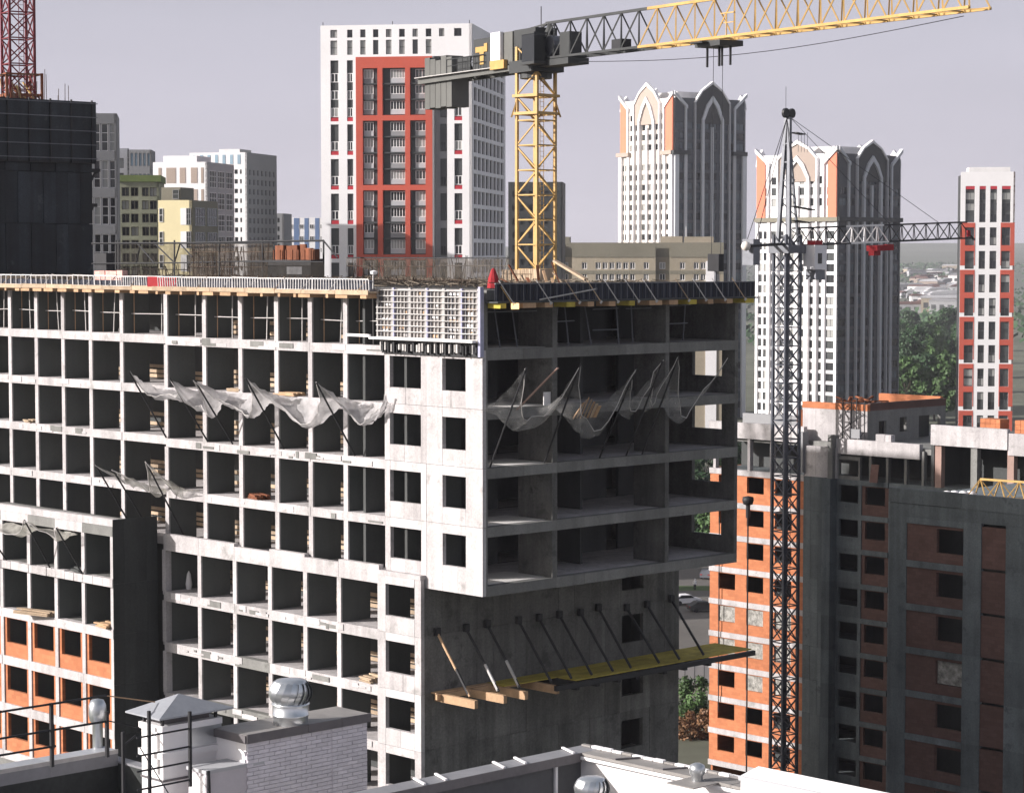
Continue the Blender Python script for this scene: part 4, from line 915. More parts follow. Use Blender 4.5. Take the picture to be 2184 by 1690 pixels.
# ================================================================== orange block and concrete building at the right
OB = at(1600, 1100, 211); SR = Vector((-UH.x, -UH.y, 0)); RROT = math.atan2(SR.y, SR.x)
RB = thing('unfinished_building', 'unfinished orange block and concrete building at right, half in shadow', 'building', (OB.x, 211, GROUND), RROT)
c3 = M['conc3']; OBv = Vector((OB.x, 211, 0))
def RS(x, y, o=0):       # local point of the right building seen at x,y on the plane local y = o
    d = ray(x, y); n = VH; t = (o+OBv.dot(n))/d.dot(n); q = d*t-OBv; return Vector((q.dot(SR), o, (d*t).z-GROUND))
sx = lambda x, y=1200, o=0: RS(x, y, o).x
Lz = [30.4-3.0*j for j in range(0, 10)]         # slab tops
XL = sx(1514); XP0 = sx(1718); XP1 = sx(1783); XR = sx(1895)+14
W1, W2, W3 = (sx(1532), sx(1568)), (sx(1592), sx(1628)), (sx(1652), sx(1688))
for j, z in enumerate(Lz):
    zb = z-3.0
    bx('floor_band', cn, RB, (XL-.05, -.09, z-.5), (XP0-.01, .4, z))
    bx('floor_slab', c3, RB, (XL+.2, .41, z-.25), (XR, 14, z-.02))
    if j < 9:
        hs = [(w[0], zb+.95+.0, w[1], zb+2.42) for w in (W1, W2, W3)]
        m = MB(); wall_mesh(m, XP0-.01-XL, 2.49, hs, t=.28, z0=zb+.005, x0=XL, back=True); m.build('block_wall', M['brick'], RB)
        # windows: some wrapped in film
        for w in (W1, W2, W3):
            if j in (4, 5, 6) and random.random() < .9: bx('window_film', M['film'], RB, (w[0]+.02, .16, zb+.97), (w[1]-.02, .2, zb+2.4))
            elif w is W2: bx('jamb_board', M['timber'], RB, (w[1]-.45, 1.2, zb+1.5), (w[1]-.1, 1.28, zb+2.42))
        bx('partition', cd, RB, (XL+.3, 4, zb+.006), (XP0, 4.2, z-.26)); bx('partition', cd, RB, (XP1, 3.5, zb+.006), (XR, 3.7, z-.26))
        # concrete frame part in shadow
        a4, b4, a5, b5 = sx(1788), sx(1829), sx(1843), sx(1885)
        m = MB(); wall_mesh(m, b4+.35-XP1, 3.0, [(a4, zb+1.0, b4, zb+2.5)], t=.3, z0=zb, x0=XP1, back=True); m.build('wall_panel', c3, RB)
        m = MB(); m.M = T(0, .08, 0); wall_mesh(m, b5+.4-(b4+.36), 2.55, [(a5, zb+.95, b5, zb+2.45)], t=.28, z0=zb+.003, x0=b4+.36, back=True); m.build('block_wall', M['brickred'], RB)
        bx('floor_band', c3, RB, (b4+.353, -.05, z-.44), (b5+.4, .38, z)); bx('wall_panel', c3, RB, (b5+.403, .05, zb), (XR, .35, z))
    # pier
    for i in range(3):
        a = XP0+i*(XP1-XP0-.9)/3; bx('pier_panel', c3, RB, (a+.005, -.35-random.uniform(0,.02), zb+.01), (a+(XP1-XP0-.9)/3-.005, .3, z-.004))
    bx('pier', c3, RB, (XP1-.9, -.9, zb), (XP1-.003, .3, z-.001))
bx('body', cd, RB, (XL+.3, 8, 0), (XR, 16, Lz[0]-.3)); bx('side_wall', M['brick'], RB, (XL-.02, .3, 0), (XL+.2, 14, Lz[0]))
# open top storey
zt = Lz[0]; zp = 50-15.3
for x in (XL+.3, sx(1592), sx(1640), XP0-.3): bx('post', cn, RB, (x, .05, zt), (x+.3, .5, zp-1.4))
for x in (sx(1850), sx(1886), sx(1925), sx(1962)): bx('post', cg, RB, (x, .1, zt), (x+.25, .5, zp-1.4))
m = MB(); wall_mesh(m, sx(1832)-XP1, 2.0, [(sx(1788), zt+.3, sx(1829), zt+1.7)], t=.3, z0=zt, x0=XP1); m.build('wall_panel', cg, RB)
for x0, x1 in ((XL-.1, sx(1600)), (sx(1600)+.01, sx(1660)), (sx(1660)+.01, XP0-.2)): bx('parapet', cn, RB, (x0, -.12, zp-1.4), (x1, .35, zp+random.uniform(-.03,.03)))
for x0, x1 in ((XP1-.1, sx(1870)), (sx(1870)+.01, sx(1960))): bx('parapet', cn, RB, (x0, -.1, zp-2.1), (x1, .35, zp-.8))
bx('roof_slab', cg, RB, (XL, .36, zp-1.7), (XR, 16, zp-1.2)); bx('back_wall', cd, RB, (XL+.3, 4, zt), (XR, 4.2, zp-1.71)); bx('roof_upstand', M['grey'], RB, (XL, 4.5, zp-1.19), (sx(1660), 5, zp+.5))
for i in range(3): bx('pier_panel', cn, RB, (XP0+i*1.2+.005, -.2, zt), (XP0+i*1.2+1.19, .3, zp-1.6))
bx('pier', M['grey'], RB, (XP0-.6, -.5, zt+.3), (XP0-.01, .3, zp-.4)); bx('pier', cg, RB, (XP1-.55, -.6, zt), (XP1-.02, .3, zp-.1-.4))
# roof house with an orange rim
ps, pe = sx(1712, 900, 1), sx(1850, 900, 1); ph = 50-13.1
n = 5
for i in range(n): bx('roof_house_panel', cn, RB, (ps+i*(pe-ps)/n+.008, 1.0-random.uniform(0,.02), zp-1.19), (ps+(i+1)*(pe-ps)/n-.008, 1.3, ph-.55))
m = MB(); m.M = T(pe, 1.02, 0) @ RZ(math.pi/2); wall_mesh(m, 11.4, ph-.55-(zp-1.19), [(1.6,zp-1.1,2.7,zp+.7),(4.6,zp-.4,5.6,zp+.9),(7.4,zp-1.1,10.6,zp+.9)], t=.3, z0=zp-1.19, back=True); m.build('roof_house_side', cg, RB)
bx('roof_house_body', cd, RB, (ps+.1, 5, zp-1.18), (pe-1.5, 12, ph-.6)); bx('brick_rim', M['brick'], RB, (ps-.02, .95, ph-.548), (pe+.02, 1.35, ph)); bx('brick_rim', M['brickred'], RB, (pe-.3, 1.351, ph-.548), (pe+.03, 12.4, ph+.1)); bx('brick_rim', M['brick'], RB, (ps, 12, ph-.548), (pe-.31, 12.4, ph+.25))
bx('brick_panel', M['brick'], RB, (ps-1.9, 2.5, zp-1.19), (ps-.03, 2.8, ph-.9))
for i in range(12): MB().beam((ps+2.5+random.uniform(0,4), 1.2+random.uniform(0,3), ph+random.uniform(0,.2)), (ps+3+random.uniform(0,4.5), 1.2+random.uniform(0,4), ph+random.uniform(.1,.55)), .3, .12).build('loose_block', M['brick' if i % 2 else 'rust'], RB)
# near wing
NW = thing('unfinished_wing', 'shadowed concrete and red block wing in the lower right corner', 'building', (OB.x, 211, GROUND), RROT)
o = -31.0; nx = lambda x: RS(x, 1300, o).x; A = nx(1895); B = A+18; nzt = RS(1895, 1038, o).z
cols = [nx(1895), nx(1932), nx(1995), nx(2053), nx(2091), nx(2143), nx(2143)+1.6, nx(2143)+7]
bx('parapet', c3, NW, (A-.02, o-.08, nzt-1.0), (A+6, o+.35, nzt)); bx('parapet', c3, NW, (A+6.01, o-.06, nzt-1.03), (B, o+.35, nzt-.02)); bx('floor_band', c3, NW, (A, o-.02, nzt-1.9), (B, o+.3, nzt-1.035))
bx('roof_slab', c3, NW, (A+.02, o+.351, nzt-1.3), (B, 0, nzt-.75))
z = nzt-1.9
for j in range(9):
    zb = z-3.0
    if zb < 0: zb = 0
    bx('concrete_pier', c3, NW, (cols[0], o, zb), (cols[1]-.01, o+.3, z-.003)); bx('concrete_pier', c3, NW, (cols[3]+.01, o-.02, zb), (cols[4], o+.3, z-.003)); bx('concrete_pier', c3, NW, (cols[5]+.01, o, zb), (cols[6], o+.3, z-.003))
    w = cols[3]-cols[1]; m = MB(); m.M = T(0, o+.06, 0); wall_mesh(m, w, z-.45-zb, [(cols[2], zb+.7, cols[3]-.03, zb+2.35)] if z-zb > 2.9 else [], t=.28, z0=zb, x0=cols[1]-.002, back=True); m.build('block_wall', M['brickred'], NW)
    if j in (3,): bx('window_film', M['film'], NW, (cols[2]+.1, o+.2, zb+.75), (cols[3]-.1, o+.24, zb+2.3))
    bx('block_wall', M['brickred'], NW, (cols[4]+.003, o+.07, zb), (cols[5]+.005, o+.3, z-.2)); bx('block_wall', M['brickred'], NW, (cols[6]+.003, o+.07, zb), (B, o+.3, z-.2))
    bx('floor_band', c3, NW, (cols[1], o-.03, z-.449), (cols[3]+.005, o+.29, z-.006)); bx('partition', cd, NW, (A+.3, o+3, zb), (B, o+3.2, z-.3))
    z -= 3.0
bx('body', cd, NW, (A+.3, o+6, 0), (B, -.5, nzt-1.31)); bx('side_wall', c3, NW, (A-.01, o+.31, 0), (A+.29, -.4, nzt-1.02))
# second upper storey between the wing and the roof house
UP = thing('unfinished_wing', 'open concrete storey with sunlit parapet behind the shadowed wing', 'building', (OB.x, 211, GROUND), RROT)
o2 = -9.0; u0 = RS(1985, 930, o2).x; uz = RS(1985, 905, o2).z
bx('parapet', cn, UP, (u0, o2, uz-1.6), (u0+7.2, o2+.4, uz)); bx('parapet', cn, UP, (u0+7.21, o2+.1, uz-2.0), (u0+16, o2+.4, uz-.3)); bx('roof_slab', cg, UP, (u0, o2+.41, uz-1.3), (u0+16, o2+9, uz-.9))
for i in range(5): bx('post', cg if i % 2 else M['pinkconc'], UP, (u0+.3+i*3.4, o2+.2, uz-5), (u0+.9+i*3.4, o2+.7, uz-1.61 if i < 3 else uz-2.01))
bx('back_wall', cd, UP, (u0, o2+4, uz-5), (u0+16, o2+4.2, uz-1.31)); bx('side_wall', cd, UP, (u0-.3, o2+.5, uz-5), (u0-.01, o2+9, uz-1.31))
for i in range(4):
    p = UP.matrix_basis @ Vector((0,0,0)); w = Matrix.Translation((OB.x, 211, GROUND)) @ RZ(RROT) @ Vector((u0+1.2+i*3.3, o2+5, uz-.9))
    lb = ['leftmost orange brick stack on the roof beside the red and white tower', 'second orange brick stack from the left on the right-hand roof', 'dark scorched brick stack on the right-hand roof', 'pale block stack with hollow top on the right-hand roof'][i]
    t = thing('brick_stack', lb, 'bricks', w, RROT+random.uniform(-.1,.1)); mt = M[['brick','brick','rust','tan'][i]]
    for a in range(4):
        for c in range(3): bx('brick_layer', mt, t, (a*.52, 0, c*.38+.1), (a*.52+.49, 1.1, c*.38+.46))
    bx('pallet', M['timber'], t, (0, 0, 0), (2.1, 1.1, .09))
# yellow truss lying on the wing roof
w = Matrix.Translation((OB.x, 211, GROUND)) @ RZ(RROT)
p0 = w @ Vector((RS(2058, 1040, o+4).x, o+4, nzt-.74)); tr = thing('crane_jib_section', 'yellow lattice jib section lying on the shadowed wing roof', 'jib section', p0, RROT+.1)
m = MB()
for s in (-.6, .6): m.beam((0, s, .1), (9, s, .1), .12)
m.beam((1.2, 0, 1.35), (9, 0, 1.35), .14); m.build('chord', M['yellow'], tr)
for i in range(6):
    x = 1.2+i*1.5; m = MB()
    for s in (-.6, .6): m.beam((x, 0, 1.35), (x-.75, s, .1), .07); m.beam((x, 0, 1.35), (x+.75, s, .1), .07)
    m.build('brace', M['yellow'], tr)
pp = w @ Vector((RS(2020, 1040, o+3).x, o+3, nzt-.74)); t = thing('plastic_sacks', 'crumpled white sacks on the shadowed wing roof', 'sacks', pp, 0)
for i in range(4): MB().lathe([(0,0),(.35,.05),(.42,.25),(.2,.45),(0,.48)], (i*.55, random.uniform(-.2,.2), 0), 9).build('sack', M['white'], t, smooth=True)
for i in range(3):
    pp = w @ Vector((RS(2075+i*30, 1048, o+1.6).x, o+1.6, nzt-.74)); t = thing('debris_heap', ['rubble heap with planks under the yellow jib section', 'second rubble heap of broken boards on the wing roof', 'rightmost rubble heap on the wing roof'][i], 'rubble', pp, 0)
    for k in range(7): MB().beam((random.uniform(-.6,.6), random.uniform(-.5,.5), .06+k*.04), (random.uniform(-.6,.8), random.uniform(-.5,.5), .12+k*.05), .3, .08).build('board', M[random.choice(['timber','rust','tan'])], t)
pp = w @ Vector((RS(1868, 910, -.0).x, .1, zp-.795)); t = thing('concrete_block', 'pale concrete block sitting on the sunlit parapet of the right building', 'block', pp, RROT); bx('block_half', cn, t, (0, -.1, 0), (.95, .5, .6)); bx('block_half', cn, t, (.97, -.08, 0), (1.6, .48, .58))
pp = w @ Vector((RS(1866, 1005, .4).x, -.3, zt)); t = thing('maroon_sheet', 'maroon sheet leaning in the open storey of the right building', 'sheet', pp, RROT)
m = MB(); m.add([(0,.2,1.5),(.8,.2,1.5),(1.1,-.4,0),(.25,-.4,0),(0,.26,1.5),(.8,.26,1.5),(1.1,-.34,0),(.25,-.34,0)], [(0,3,2,1),(4,5,6,7),(0,1,5,4),(1,2,6,5),(2,3,7,6),(3,0,4,7)]); m.build('sheet', M['brickred'], t)
# scaffold tower leaning against the roof house
pp = w @ Vector((RS(1788, 945, -.2).x, .3, zp-2.0)); t = thing('scaffold_tower', 'black scaffold tower against the white roof house wall', 'scaffold', pp, RROT)
m = MB()
for x in (0, .95, 1.5, 2.4): m.tube((x, 0, 0), (x, .1, 4.6), .05, 5)
m.build('standards', M['black'], t); m = MB()
for a, b in (((0,0,4.3),(2.4,0,3.2)), ((0,0,2.0),(2.4,0,3.4)), ((0,0,2.0),(1.5,0,0.2)), ((.95,0,.3),(2.4,0,1.9)), ((0,0,4.2),(.95,0,2.4))): m.tube(a, b, .035, 4)
m.build('braces', M['black'], t)
MB().box((.9, -.1, 1.3), (2.0, .1, 2.1)).build('debris_sheet', M['grey'], t)
# black lamp pole before the orange wall
pl = RS(1592, 1640, -3); q0 = w @ Vector((pl.x, -3, 0)); lz = RS(1592, 1072, -3).z
t = thing('lamp_pole', 'tall black pole with round lamp head before the orange wall', 'lamp', q0, 0)
MB().tube((0,0,0), (0,0,lz), .07, 8).build('pole', M['black'], t); MB().tube((0,0,lz-1.3), (0,0,lz), .2, 8).build('sleeve', M['black'], t); MB().lathe([(0,-.45),(.42,-.3),(.52,.05),(.48,.35),(0,.45)], (0,0,lz+.2), 14).build('lamp_head', M['black'], t, smooth=True)
pl = RS(1532, 1400, -.3); MB().tube((pl.x, -.25, 8), (pl.x, -.25, 26), .05, 5).build('drain_pipe', M['black'], RB)
# ================================================================== things on and around the middle building
BM = Matrix.Translation((C0.x, C0.y, GROUND)) @ RZ(ROT)
def bthing(name, label, cat, p, group=None): return thing(name, label, cat, BM @ Vector(p), ROT, group)
H0 = H(0)
# ---- timber edge platform under the railing of the sunny side
def platform(u0, u1, v, label, first):
    t = bthing('edge_platform', label, 'platform', (v, u0, H0-.4)); L = u1-u0; u = 0
    while u < L-.2:
        l = min(random.uniform(2.2, 3.6), L-u)
        for r in range(3):
            e = random.uniform(-.12, .12); bx('plank', M['timber'], t, (-1.0+r*.33+random.uniform(-.02,.02), u+.01+max(0,e), .16+random.uniform(0,.03)), (-.70+r*.33, u+l-.01+min(0,e)*0, .21+random.uniform(0,.02)))
        bx('edge_plank', M['timber'], t, (-1.06, u+.01, .08+random.uniform(-.03,.02)), (-1.005, u+l-.02, .33+random.uniform(-.03,.03))); u += l
    u = .2
    while u < L-.3: bx('bearer', M['tan'], t, (-1.0, u, -.12), (.0-.02, u+random.choice((.2,.5,1.0)), .13)); u += random.uniform(1.1, 1.7)
    return t
platform(CU[0]+.1, UM-.05, 0, 'tan timber edge platform above the sunny bays right of the crimson sheet', True)
platform(UM, UE-.5, 1.0, 'tan timber edge platform above the sunny bays at far left', False)
# ---- railing panels
u = CU[0]+.15; i = 0
ur0, ur1 = LF(318, 605, -.5).y, LF(382, 605, -.5).y
top = M['paintrail']
while u < UE-3:
    L = 2.35; left = u > UM-1; v = (1.0 if left else 0)-.93
    if left and u < UM+.3: u = UM+.3
    dense = u < LF(290, 600, 0).y
    t = bthing('guardrail_panel', f'{ORD[i] if i < 16 else str(i+1)+"th"} roof-edge railing panel counted from the steel wall formwork', 'railing', (v, u, H0-.16), 'roof edge railing panels')
    tilt = random.uniform(-.05, .02)
    MB().beam((tilt, 0, .66), (tilt, L, .66+random.uniform(-.03,.03)), .06, .06).build('top_rail', top, t); MB().beam((0, 0, .06), (0, L, .06), .05).build('bottom_rail', top, t)
    n = 10 if dense else 4
    for k in range(n+1): MB().beam((0, k*L/n, .06), (tilt, k*L/n, .66), .045).build('baluster', top, t)
    MB().beam((-.12, L*.35, .0), (.35, L*.2, .75), .1, .05).build('brace', M['rail' if i % 3 else 'timber'], t)
    if not (ur0-.5 < u+L/2 < ur1+.8): bx('dark_board', M['navy'], t, (.35, .02, .1), (.38, L-.02, .60 if dense else .4))
    u += L+.04; i += 1
t = bthing('red_sheet', 'crimson sheet tied behind the roof-edge railing', 'sheet', (-.62, ur0, H0-.1)); bx('sheet', M['redcloth'], t, (0, 0, .0), (.04, ur1-ur0, .6))
t = bthing('work_lamp', 'white work lamp on the end of the roof-edge railing', 'lamp', (-.7, CU[0]+.1, H0)); MB().tube((0,0,0), (.1,.1,.75), .04).build('stem', M['rail'], t); MB().lathe([(0,0),(.16,.05),(.2,.2),(0,.26)], (.1,.05,.72), 10).build('head', M['white'], t)
# ---- props and rails of the shuttering in the top storey
t = bthing('shoring_frame', 'thin steel props and cross rails in the top storey bays', 'shoring', (0, 0, H(1)))
for us, v in ((CU, .75), ([UM]+CL, 1.75)):
    for a, b in zip(us, us[1:]):
        m_ = (a+b)/2+random.uniform(-.25,.25); MB().tube((v, m_, .01), (v+random.uniform(-.1,.1), m_+random.uniform(-.1,.1), ST-SLAB), .035, 5).build('prop', M['rail'], t)
        MB().tube((v, b-.35, .01), (v, b-.35, ST-SLAB), .03, 5).build('prop', M['tan'], t)
        MB().tube((v-.1, a+.2, 1.25+random.uniform(-.05,.05)), (v-.1, b-.2, 1.25+random.uniform(-.05,.05)), .03, 5).build('cross_rail', M['rail'], t)
for v in (1.2, 2.4, 3.6, 6.4, 7.6, 9.0, 11.0, 12.6, 15.3, 17.2): MB().tube((v, .9+random.random(), .01), (v, .9+random.random(), ST-SLAB), .04, 5).build('prop', M['steel'], t)
for a, b, z in ((.6, 4.6, 1.9), (5.6, 7.4, 1.3), (8.8, 10.8, .8), (8.8, 10.8, 1.9), (11.4, 13.4, 1.9), (14.6, 16.4, 1.0), (14.6, 16.6, 2.0)): MB().tube((a, .8, z), (b, .8, z+random.uniform(-.03,.05)), .035, 5).build('cross_rail', M['steel'], t)
# ---- steel wall formwork at the top corner
t = bthing('wall_formwork', 'pale steel wall formwork with walers standing at the top corner', 'formwork', (-.1, 0, H(1)+.35)); FL = CU[0]+.35; fh = 2.75
n = 6
for i in range(n):
    a = .06+i*(FL-.06)/n; b = .06+(i+1)*(FL-.06)/n-.02
    p = bx('panel', M['formply'], t, (-.03, a, .0), (.02, b, fh-random.uniform(0,.12)))
    bx('edge_rib', M['rail'], p, (-.16, a, 0), (-.032, a+.07, fh)); bx('edge_rib', M['rail' if i % 2 else 'steelblue'], p, (-.16, b-.07, 0), (-.032, b, fh))
    for k in range(4): bx('rib', M['rail' if random.random() < .7 else 'steel'], p, (-.11, a+.15+k*.28, .02), (-.032, a+.19+k*.28, fh-.1))
    for k in range(12): 
        if random.random() < .45: bx('patch', M['white2' if random.random() < .6 else 'tan'], p, (-.05, a+.1+random.random()*.6, .2+k*.2), (-.033, a+.3+random.random()*.8, .34+k*.2))
for k in range(9): bx('waler', M['rail'], t, (-.22, .05, .12+k*.31), (-.162, FL-.02, .17+k*.31))
bx('ledger', M['white2'], t, (-.55, .1, .02), (-.3, FL+.2, .14)); bx('ledger', M['white'], t, (-.5, FL+.21, .12), (-.36, FL+2.1, .26))
bx('lower_gap', M['black'], t, (-.06, .1, -.72), (.05, FL-.3, -.02))
for k in range(34): bx('bracket', M['rail' if random.random() < .7 else 'black'], t, (-.2-random.random()*.1, .15+k*.225, -.68+random.random()*.2), (-.065, .15+k*.225+random.uniform(.04,.13), -.25+random.random()*.2))
bx('corner_post', M['steelblue'], t, (-.2, -.12, -.7), (.06, .045, fh+.1))
# ---- dark protection panels of the shaded side
n = 14; L = 20.2/n
for i in range(n):
    t = bthing('edge_screen_panel', f'{ORD[i]} dark screen panel from the corner along the shaded roof edge', 'screen', (.05+i*L, -.85, H0-.55), 'dark screens on the shaded roof edge')
    h = .86-.004*i
    bx('sheet', M['navy'], t, (0, 0, .0), (L-.02, .03, h)); bx('top_rail', M['steel'], t, (0, -.04, h), (L-.02, .05, h+.05))
    for k in range(6): bx('rib', M['black' if k % 2 else 'steel'], t, (.05+k*.24, -.03, .02), (.075+k*.24, -.002, h-.02))
t = bthing('edge_platform', 'shaded timber bearers and deck under the dark screens', 'platform', (0, -1.0, H0-.75))
for i in range(9): bx('deck_board', M['concd'], t, (.1+i*2.25, .0, .1), (2.33+i*2.25, .95, .18))
for i in range(13): bx('bearer', M['tan' if i % 3 else 'ply'], t, (.3+i*1.58, .02, -.16), (.3+i*1.58+random.uniform(.4,1.1), .96, .095))
q = random.Random(2)
for i, x in enumerate((.35, 3.0, 5.1, 6.7, 8.0, 9.6, 11.0, 13.6, 15.0, 16.6, 18.3)):
    t = bthing('raking_pole', f'{ORD[i]} thin raking pole from the corner across the dark screens', 'pole', (x, -.9, H0-.75), 'raking poles on the shaded roof edge'); MB().tube((0,.1,1.25), (.65,-.35,.05), .03, 5).build('tube', M['timber' if q.random() < .6 else 'rail'], t); MB().tube((.60,-.32,.0), (.68,-.38,.12), .06, 5).build('foot', M['rail'], t)
t = bthing('loose_pipe', 'long pale pipe lying along the dark screens', 'pipe', (3.0, -1.05, H0-.5)); MB().tube((0,0,0), (4.1,0,.5), .04, 6).build('tube', M['rail'], t); MB().tube((4.1,0,.5), (4.2,0,.51), .07, 6).build('coupler', M['steel'], t)
t = bthing('floodlight', 'warm lit floodlight on a pole at the top corner', 'lamp', (1.0, -1.1, H0-.9)); MB().tube((-.6,.2,1.1), (0,0,.2), .025, 5).build('arm', M['yellow'], t)
lm = bpy.data.materials.new('lamp_lens'); lm.use_nodes = True; b_ = lm.node_tree.nodes['Principled BSDF']; b_.inputs['Base Color'].default_value = (.9,.6,.3,1); b_.inputs['Emission Color'].default_value = (1,.62,.28,1); b_.inputs['Emission Strength'].default_value = 1.4
bx('lens', lm, t, (-.05, -.2, -.05), (.3, .02, .25))
# ---- roof clutter
rt = M['dark_deck']
bx('deck_sheet', rt, MAIN, (1.6, 1.2, H0+.021), (VD-.5, UM, H0+.06)); bx('deck_sheet', rt, MAIN, (2.2, UM+.02, H0+.021), (VD-.5, UE-.5, H0+.06))
def rods(name, label, v, x0, x1, ytop, dens, mat, seed, horiz=2, cat='rebar'):
    q = random.Random(seed); a = LF(x1, 590, v).y; b = LF(x0, 590, v).y; zt = LF((x0+x1)/2, ytop, v).z-H0
    t = bthing(name, label, cat, (v, a, H0+.06)); m = MB(); n = int((b-a)*dens)
    for i in range(n):
        u = (b-a)*i/n+q.uniform(-.05,.05); m.tube((q.uniform(-.25,.25), u, 0), (q.uniform(-.3,.3), u+q.uniform(-.06,.06), zt*q.uniform(.7,1.02)), .018+.012*q.random(), 4)
    stuffpart(m.build('bars', mat, t)); m = MB()
    for k in range(horiz): m.tube((0,0,zt*(k+1)/(horiz+.6)), (0,b-a,zt*(k+1)/(horiz+.6)), .028, 4)
    m.build('ties', mat, t); return t
rods('rebar_cage', 'brown upright rebar cage on the roof before the cream and white blocks', 9, 405, 590, 520, 7, M['rebar'], 1)
rods('rebar_cage', 'thin grey upright bars on the roof below the red tower frame', 12, 740, 930, 548, 6, M['rebar'], 2, 1)
rods('rebar_cage', 'thin upright bars on the roof below the white tower side', 13, 935, 1090, 545, 7, M['rebar2'], 3, 1)
rods('rebar_cage', 'low dense starter bars across the middle of the roof edge', 4, 420, 1000, 588, 5, M['rebar'], 4, 1)
rods('rebar_cage', 'dark bars on the roof below the sage block', 10, 258, 400, 562, 5, M['rebar'], 5, 1)
def sheetmesh(name, label, v, x0, x1, yt, mat, lift=0):
    a = LF(x1, 590, v).y; b = LF(x0, 590, v).y; zt = LF((x0+x1)/2, yt, v).z-H0; t = bthing(name, label, 'net', (v, a, H0+.06)); m = MB(); n = 14; vs = []; fs = []; q = random.Random(x0)
    for i in range(n+1):
        w = q.uniform(-.12,.12); vs += [(w, (b-a)*i/n, lift), (w*.5, (b-a)*i/n, zt+q.uniform(-.06,.04))]
    for i in range(n): fs.append((2*i, 2*i+2, 2*i+3, 2*i+1))
    m.add(vs, fs); m.build('mesh_sheet', mat, t); MB().tube((0,0,zt), (0,b-a,zt), .04, 5).build('top_line', M['black'], t); return t
sheetmesh('debris_net', 'dark green see-through net before the sage block', 9.5, 250, 402, 520, M['mesh']); sheetmesh('debris_net', 'brown see-through net before the white block', 9.6, 402, 582, 521, M['meshbrown']); sheetmesh('debris_net', 'dark see-through net below the rusty panels', 7, 500, 690, 560, M['mesh']); sheetmesh('debris_net', 'pale brown see-through net under the red tower frame', 11, 740, 1085, 552, M['meshpale'])
# pipe frame
v = 9; fr = bthing('pipe_scaffold', 'dark pipe scaffold with slanted braces on the roof at left', 'frame', (v, LF(690, 560, v).y, H0+.06)); o0 = Vector((v, LF(690, 560, v).y, H0+.06))
pq = lambda x, y: LF(x, y, v)-o0
for pts, r in (([(196,519),(400,518),(560,515),(690,513)], .07), ([(196,562),(400,560),(560,556),(690,553)], .05)): MB().line([pq(*p) for p in pts], r, 6).build('rail', M['black'], fr)
for a, b in (((293,519),(330,562)), ((330,519),(372,560)), ((372,560),(384,519)), ((384,519),(410,548)), ((690,513),(720,550)), ((290,562),(300,519))): MB().tube(pq(*a), pq(*b), .05, 5).build('brace', M['black'], fr)
for x in (247, 253, 372, 468, 560, 690): MB().tube(pq(x, 598), pq(x, 512), .06, 5).build('post', M['black'], fr)
# rusty formwork
v = 8; a = LF(674, 560, v).y; b = LF(582, 560, v).y; zt = LF(630, 522, v).z-H0; zl = LF(630, 556, v).z-H0
t = bthing('formwork_stack', 'rusty brown formwork panels standing on the roof', 'formwork', (v, a, H0+.06)); n = 7
for i in range(n):
    y = (b-a)*i/n; p = bx('panel', M['rust'], t, (random.uniform(-.2,.2), y+.02, zl), (.3, y+(b-a)/n-.03, zt*random.uniform(.86,1.0)))
    bx('rib', M['rust'], p, (-.28, y+.15, zl), (-.21, y+.22, zt*.85))
bx('base_crate', M['black'], t, (-.4, 0, 0), (.6, b-a, zl-.02)); bx('crate_face', M['lgrey'], t, (-.42, (b-a)*.2, .55), (-.405, (b-a)*.55, 1.0))
def roofbox(name, label, cat, v, x0, x1, y0, y1, mat, d=.8, n=1):
    a = LF(x1, y1, v); b = LF(x0, y0, v); t = bthing(name, label, cat, (v, a.y, H0+.06)); w = (b.y-a.y)/n
    for i in range(n): bx('piece', mat, t, (random.uniform(0,.1), i*w+.01, 0), (d, (i+1)*w-.01, (b.z-H0)*random.uniform(.9,1)))
    return t
roofbox('site_box', 'black site box on the roof beside the dark core', 'box', 9, 200, 226, 536, 590, M['black'])
roofbox('insulation_rolls', 'pink insulation rolls behind the left railing', 'insulation', 1.5, 198, 258, 577, 592, M['pink'], .5, 5)
roofbox('timber_stack', 'pale timber stack at the foot of the yellow mast', 'timber', 14, 1070, 1150, 574, 590, M['timber'], 1.2, 4)
roofbox('concrete_kerb', 'dark kerb of fresh concrete along the roof behind the railing', 'kerb', 3.2, 250, 790, 601, 610, M['rebar2'], .6, 9)
v = 3; a = LF(1052, 598, v); t = bthing('red_tarp', 'red folded tarp standing on the roof near the yellow mast', 'tarp', (a.x, a.y, H0+.06)); m = MB(); m.lathe([(.34,0),(.28,.5),(.12,.95),(.02,1.05)], (0,0,0), 9); m.build('cloth', M['redcloth'], t)
v = 10; p0, p1 = LF(1183, 556, v), LF(1250, 600, v); t = bthing('leaning_plank', 'long pale plank leaning from the yellow mast', 'plank', p1); MB().beam(p0-p1, Vector((0,0,.1)), .3, .12).build('board', M['timber'], t)
q = random.Random(9)
for i in range(9):
    x = 1095+i*14+q.uniform(-4,4); v = q.uniform(7, 13); a = LF(x, 592, v); t = bthing('scrap_board', f'{ORD[i]} scrap board from the left in the clutter round the yellow mast foot', 'timber', (a.x, a.y, H0+.06), 'scrap boards round the mast foot'); MB().beam((0,0,.05), (q.uniform(-.6,.6), q.uniform(-.8,.8), q.uniform(.4,1.5)), .16, .06).build('board', M[q.choice(['timber','tan','rust'])], t)
m = MB(); q = random.Random(21)
for i in range(1500):
    x = q.uniform(1.8, VD-.8); y = q.uniform(.8, UE-2); a = q.uniform(0, 6.28); l = q.uniform(.3, 1.8); m.beam((x, y, H0+.08+q.uniform(0,.25)), (x+l*math.cos(a), y+l*math.sin(a), H0+.08+q.uniform(0,.35)), .05, .04)
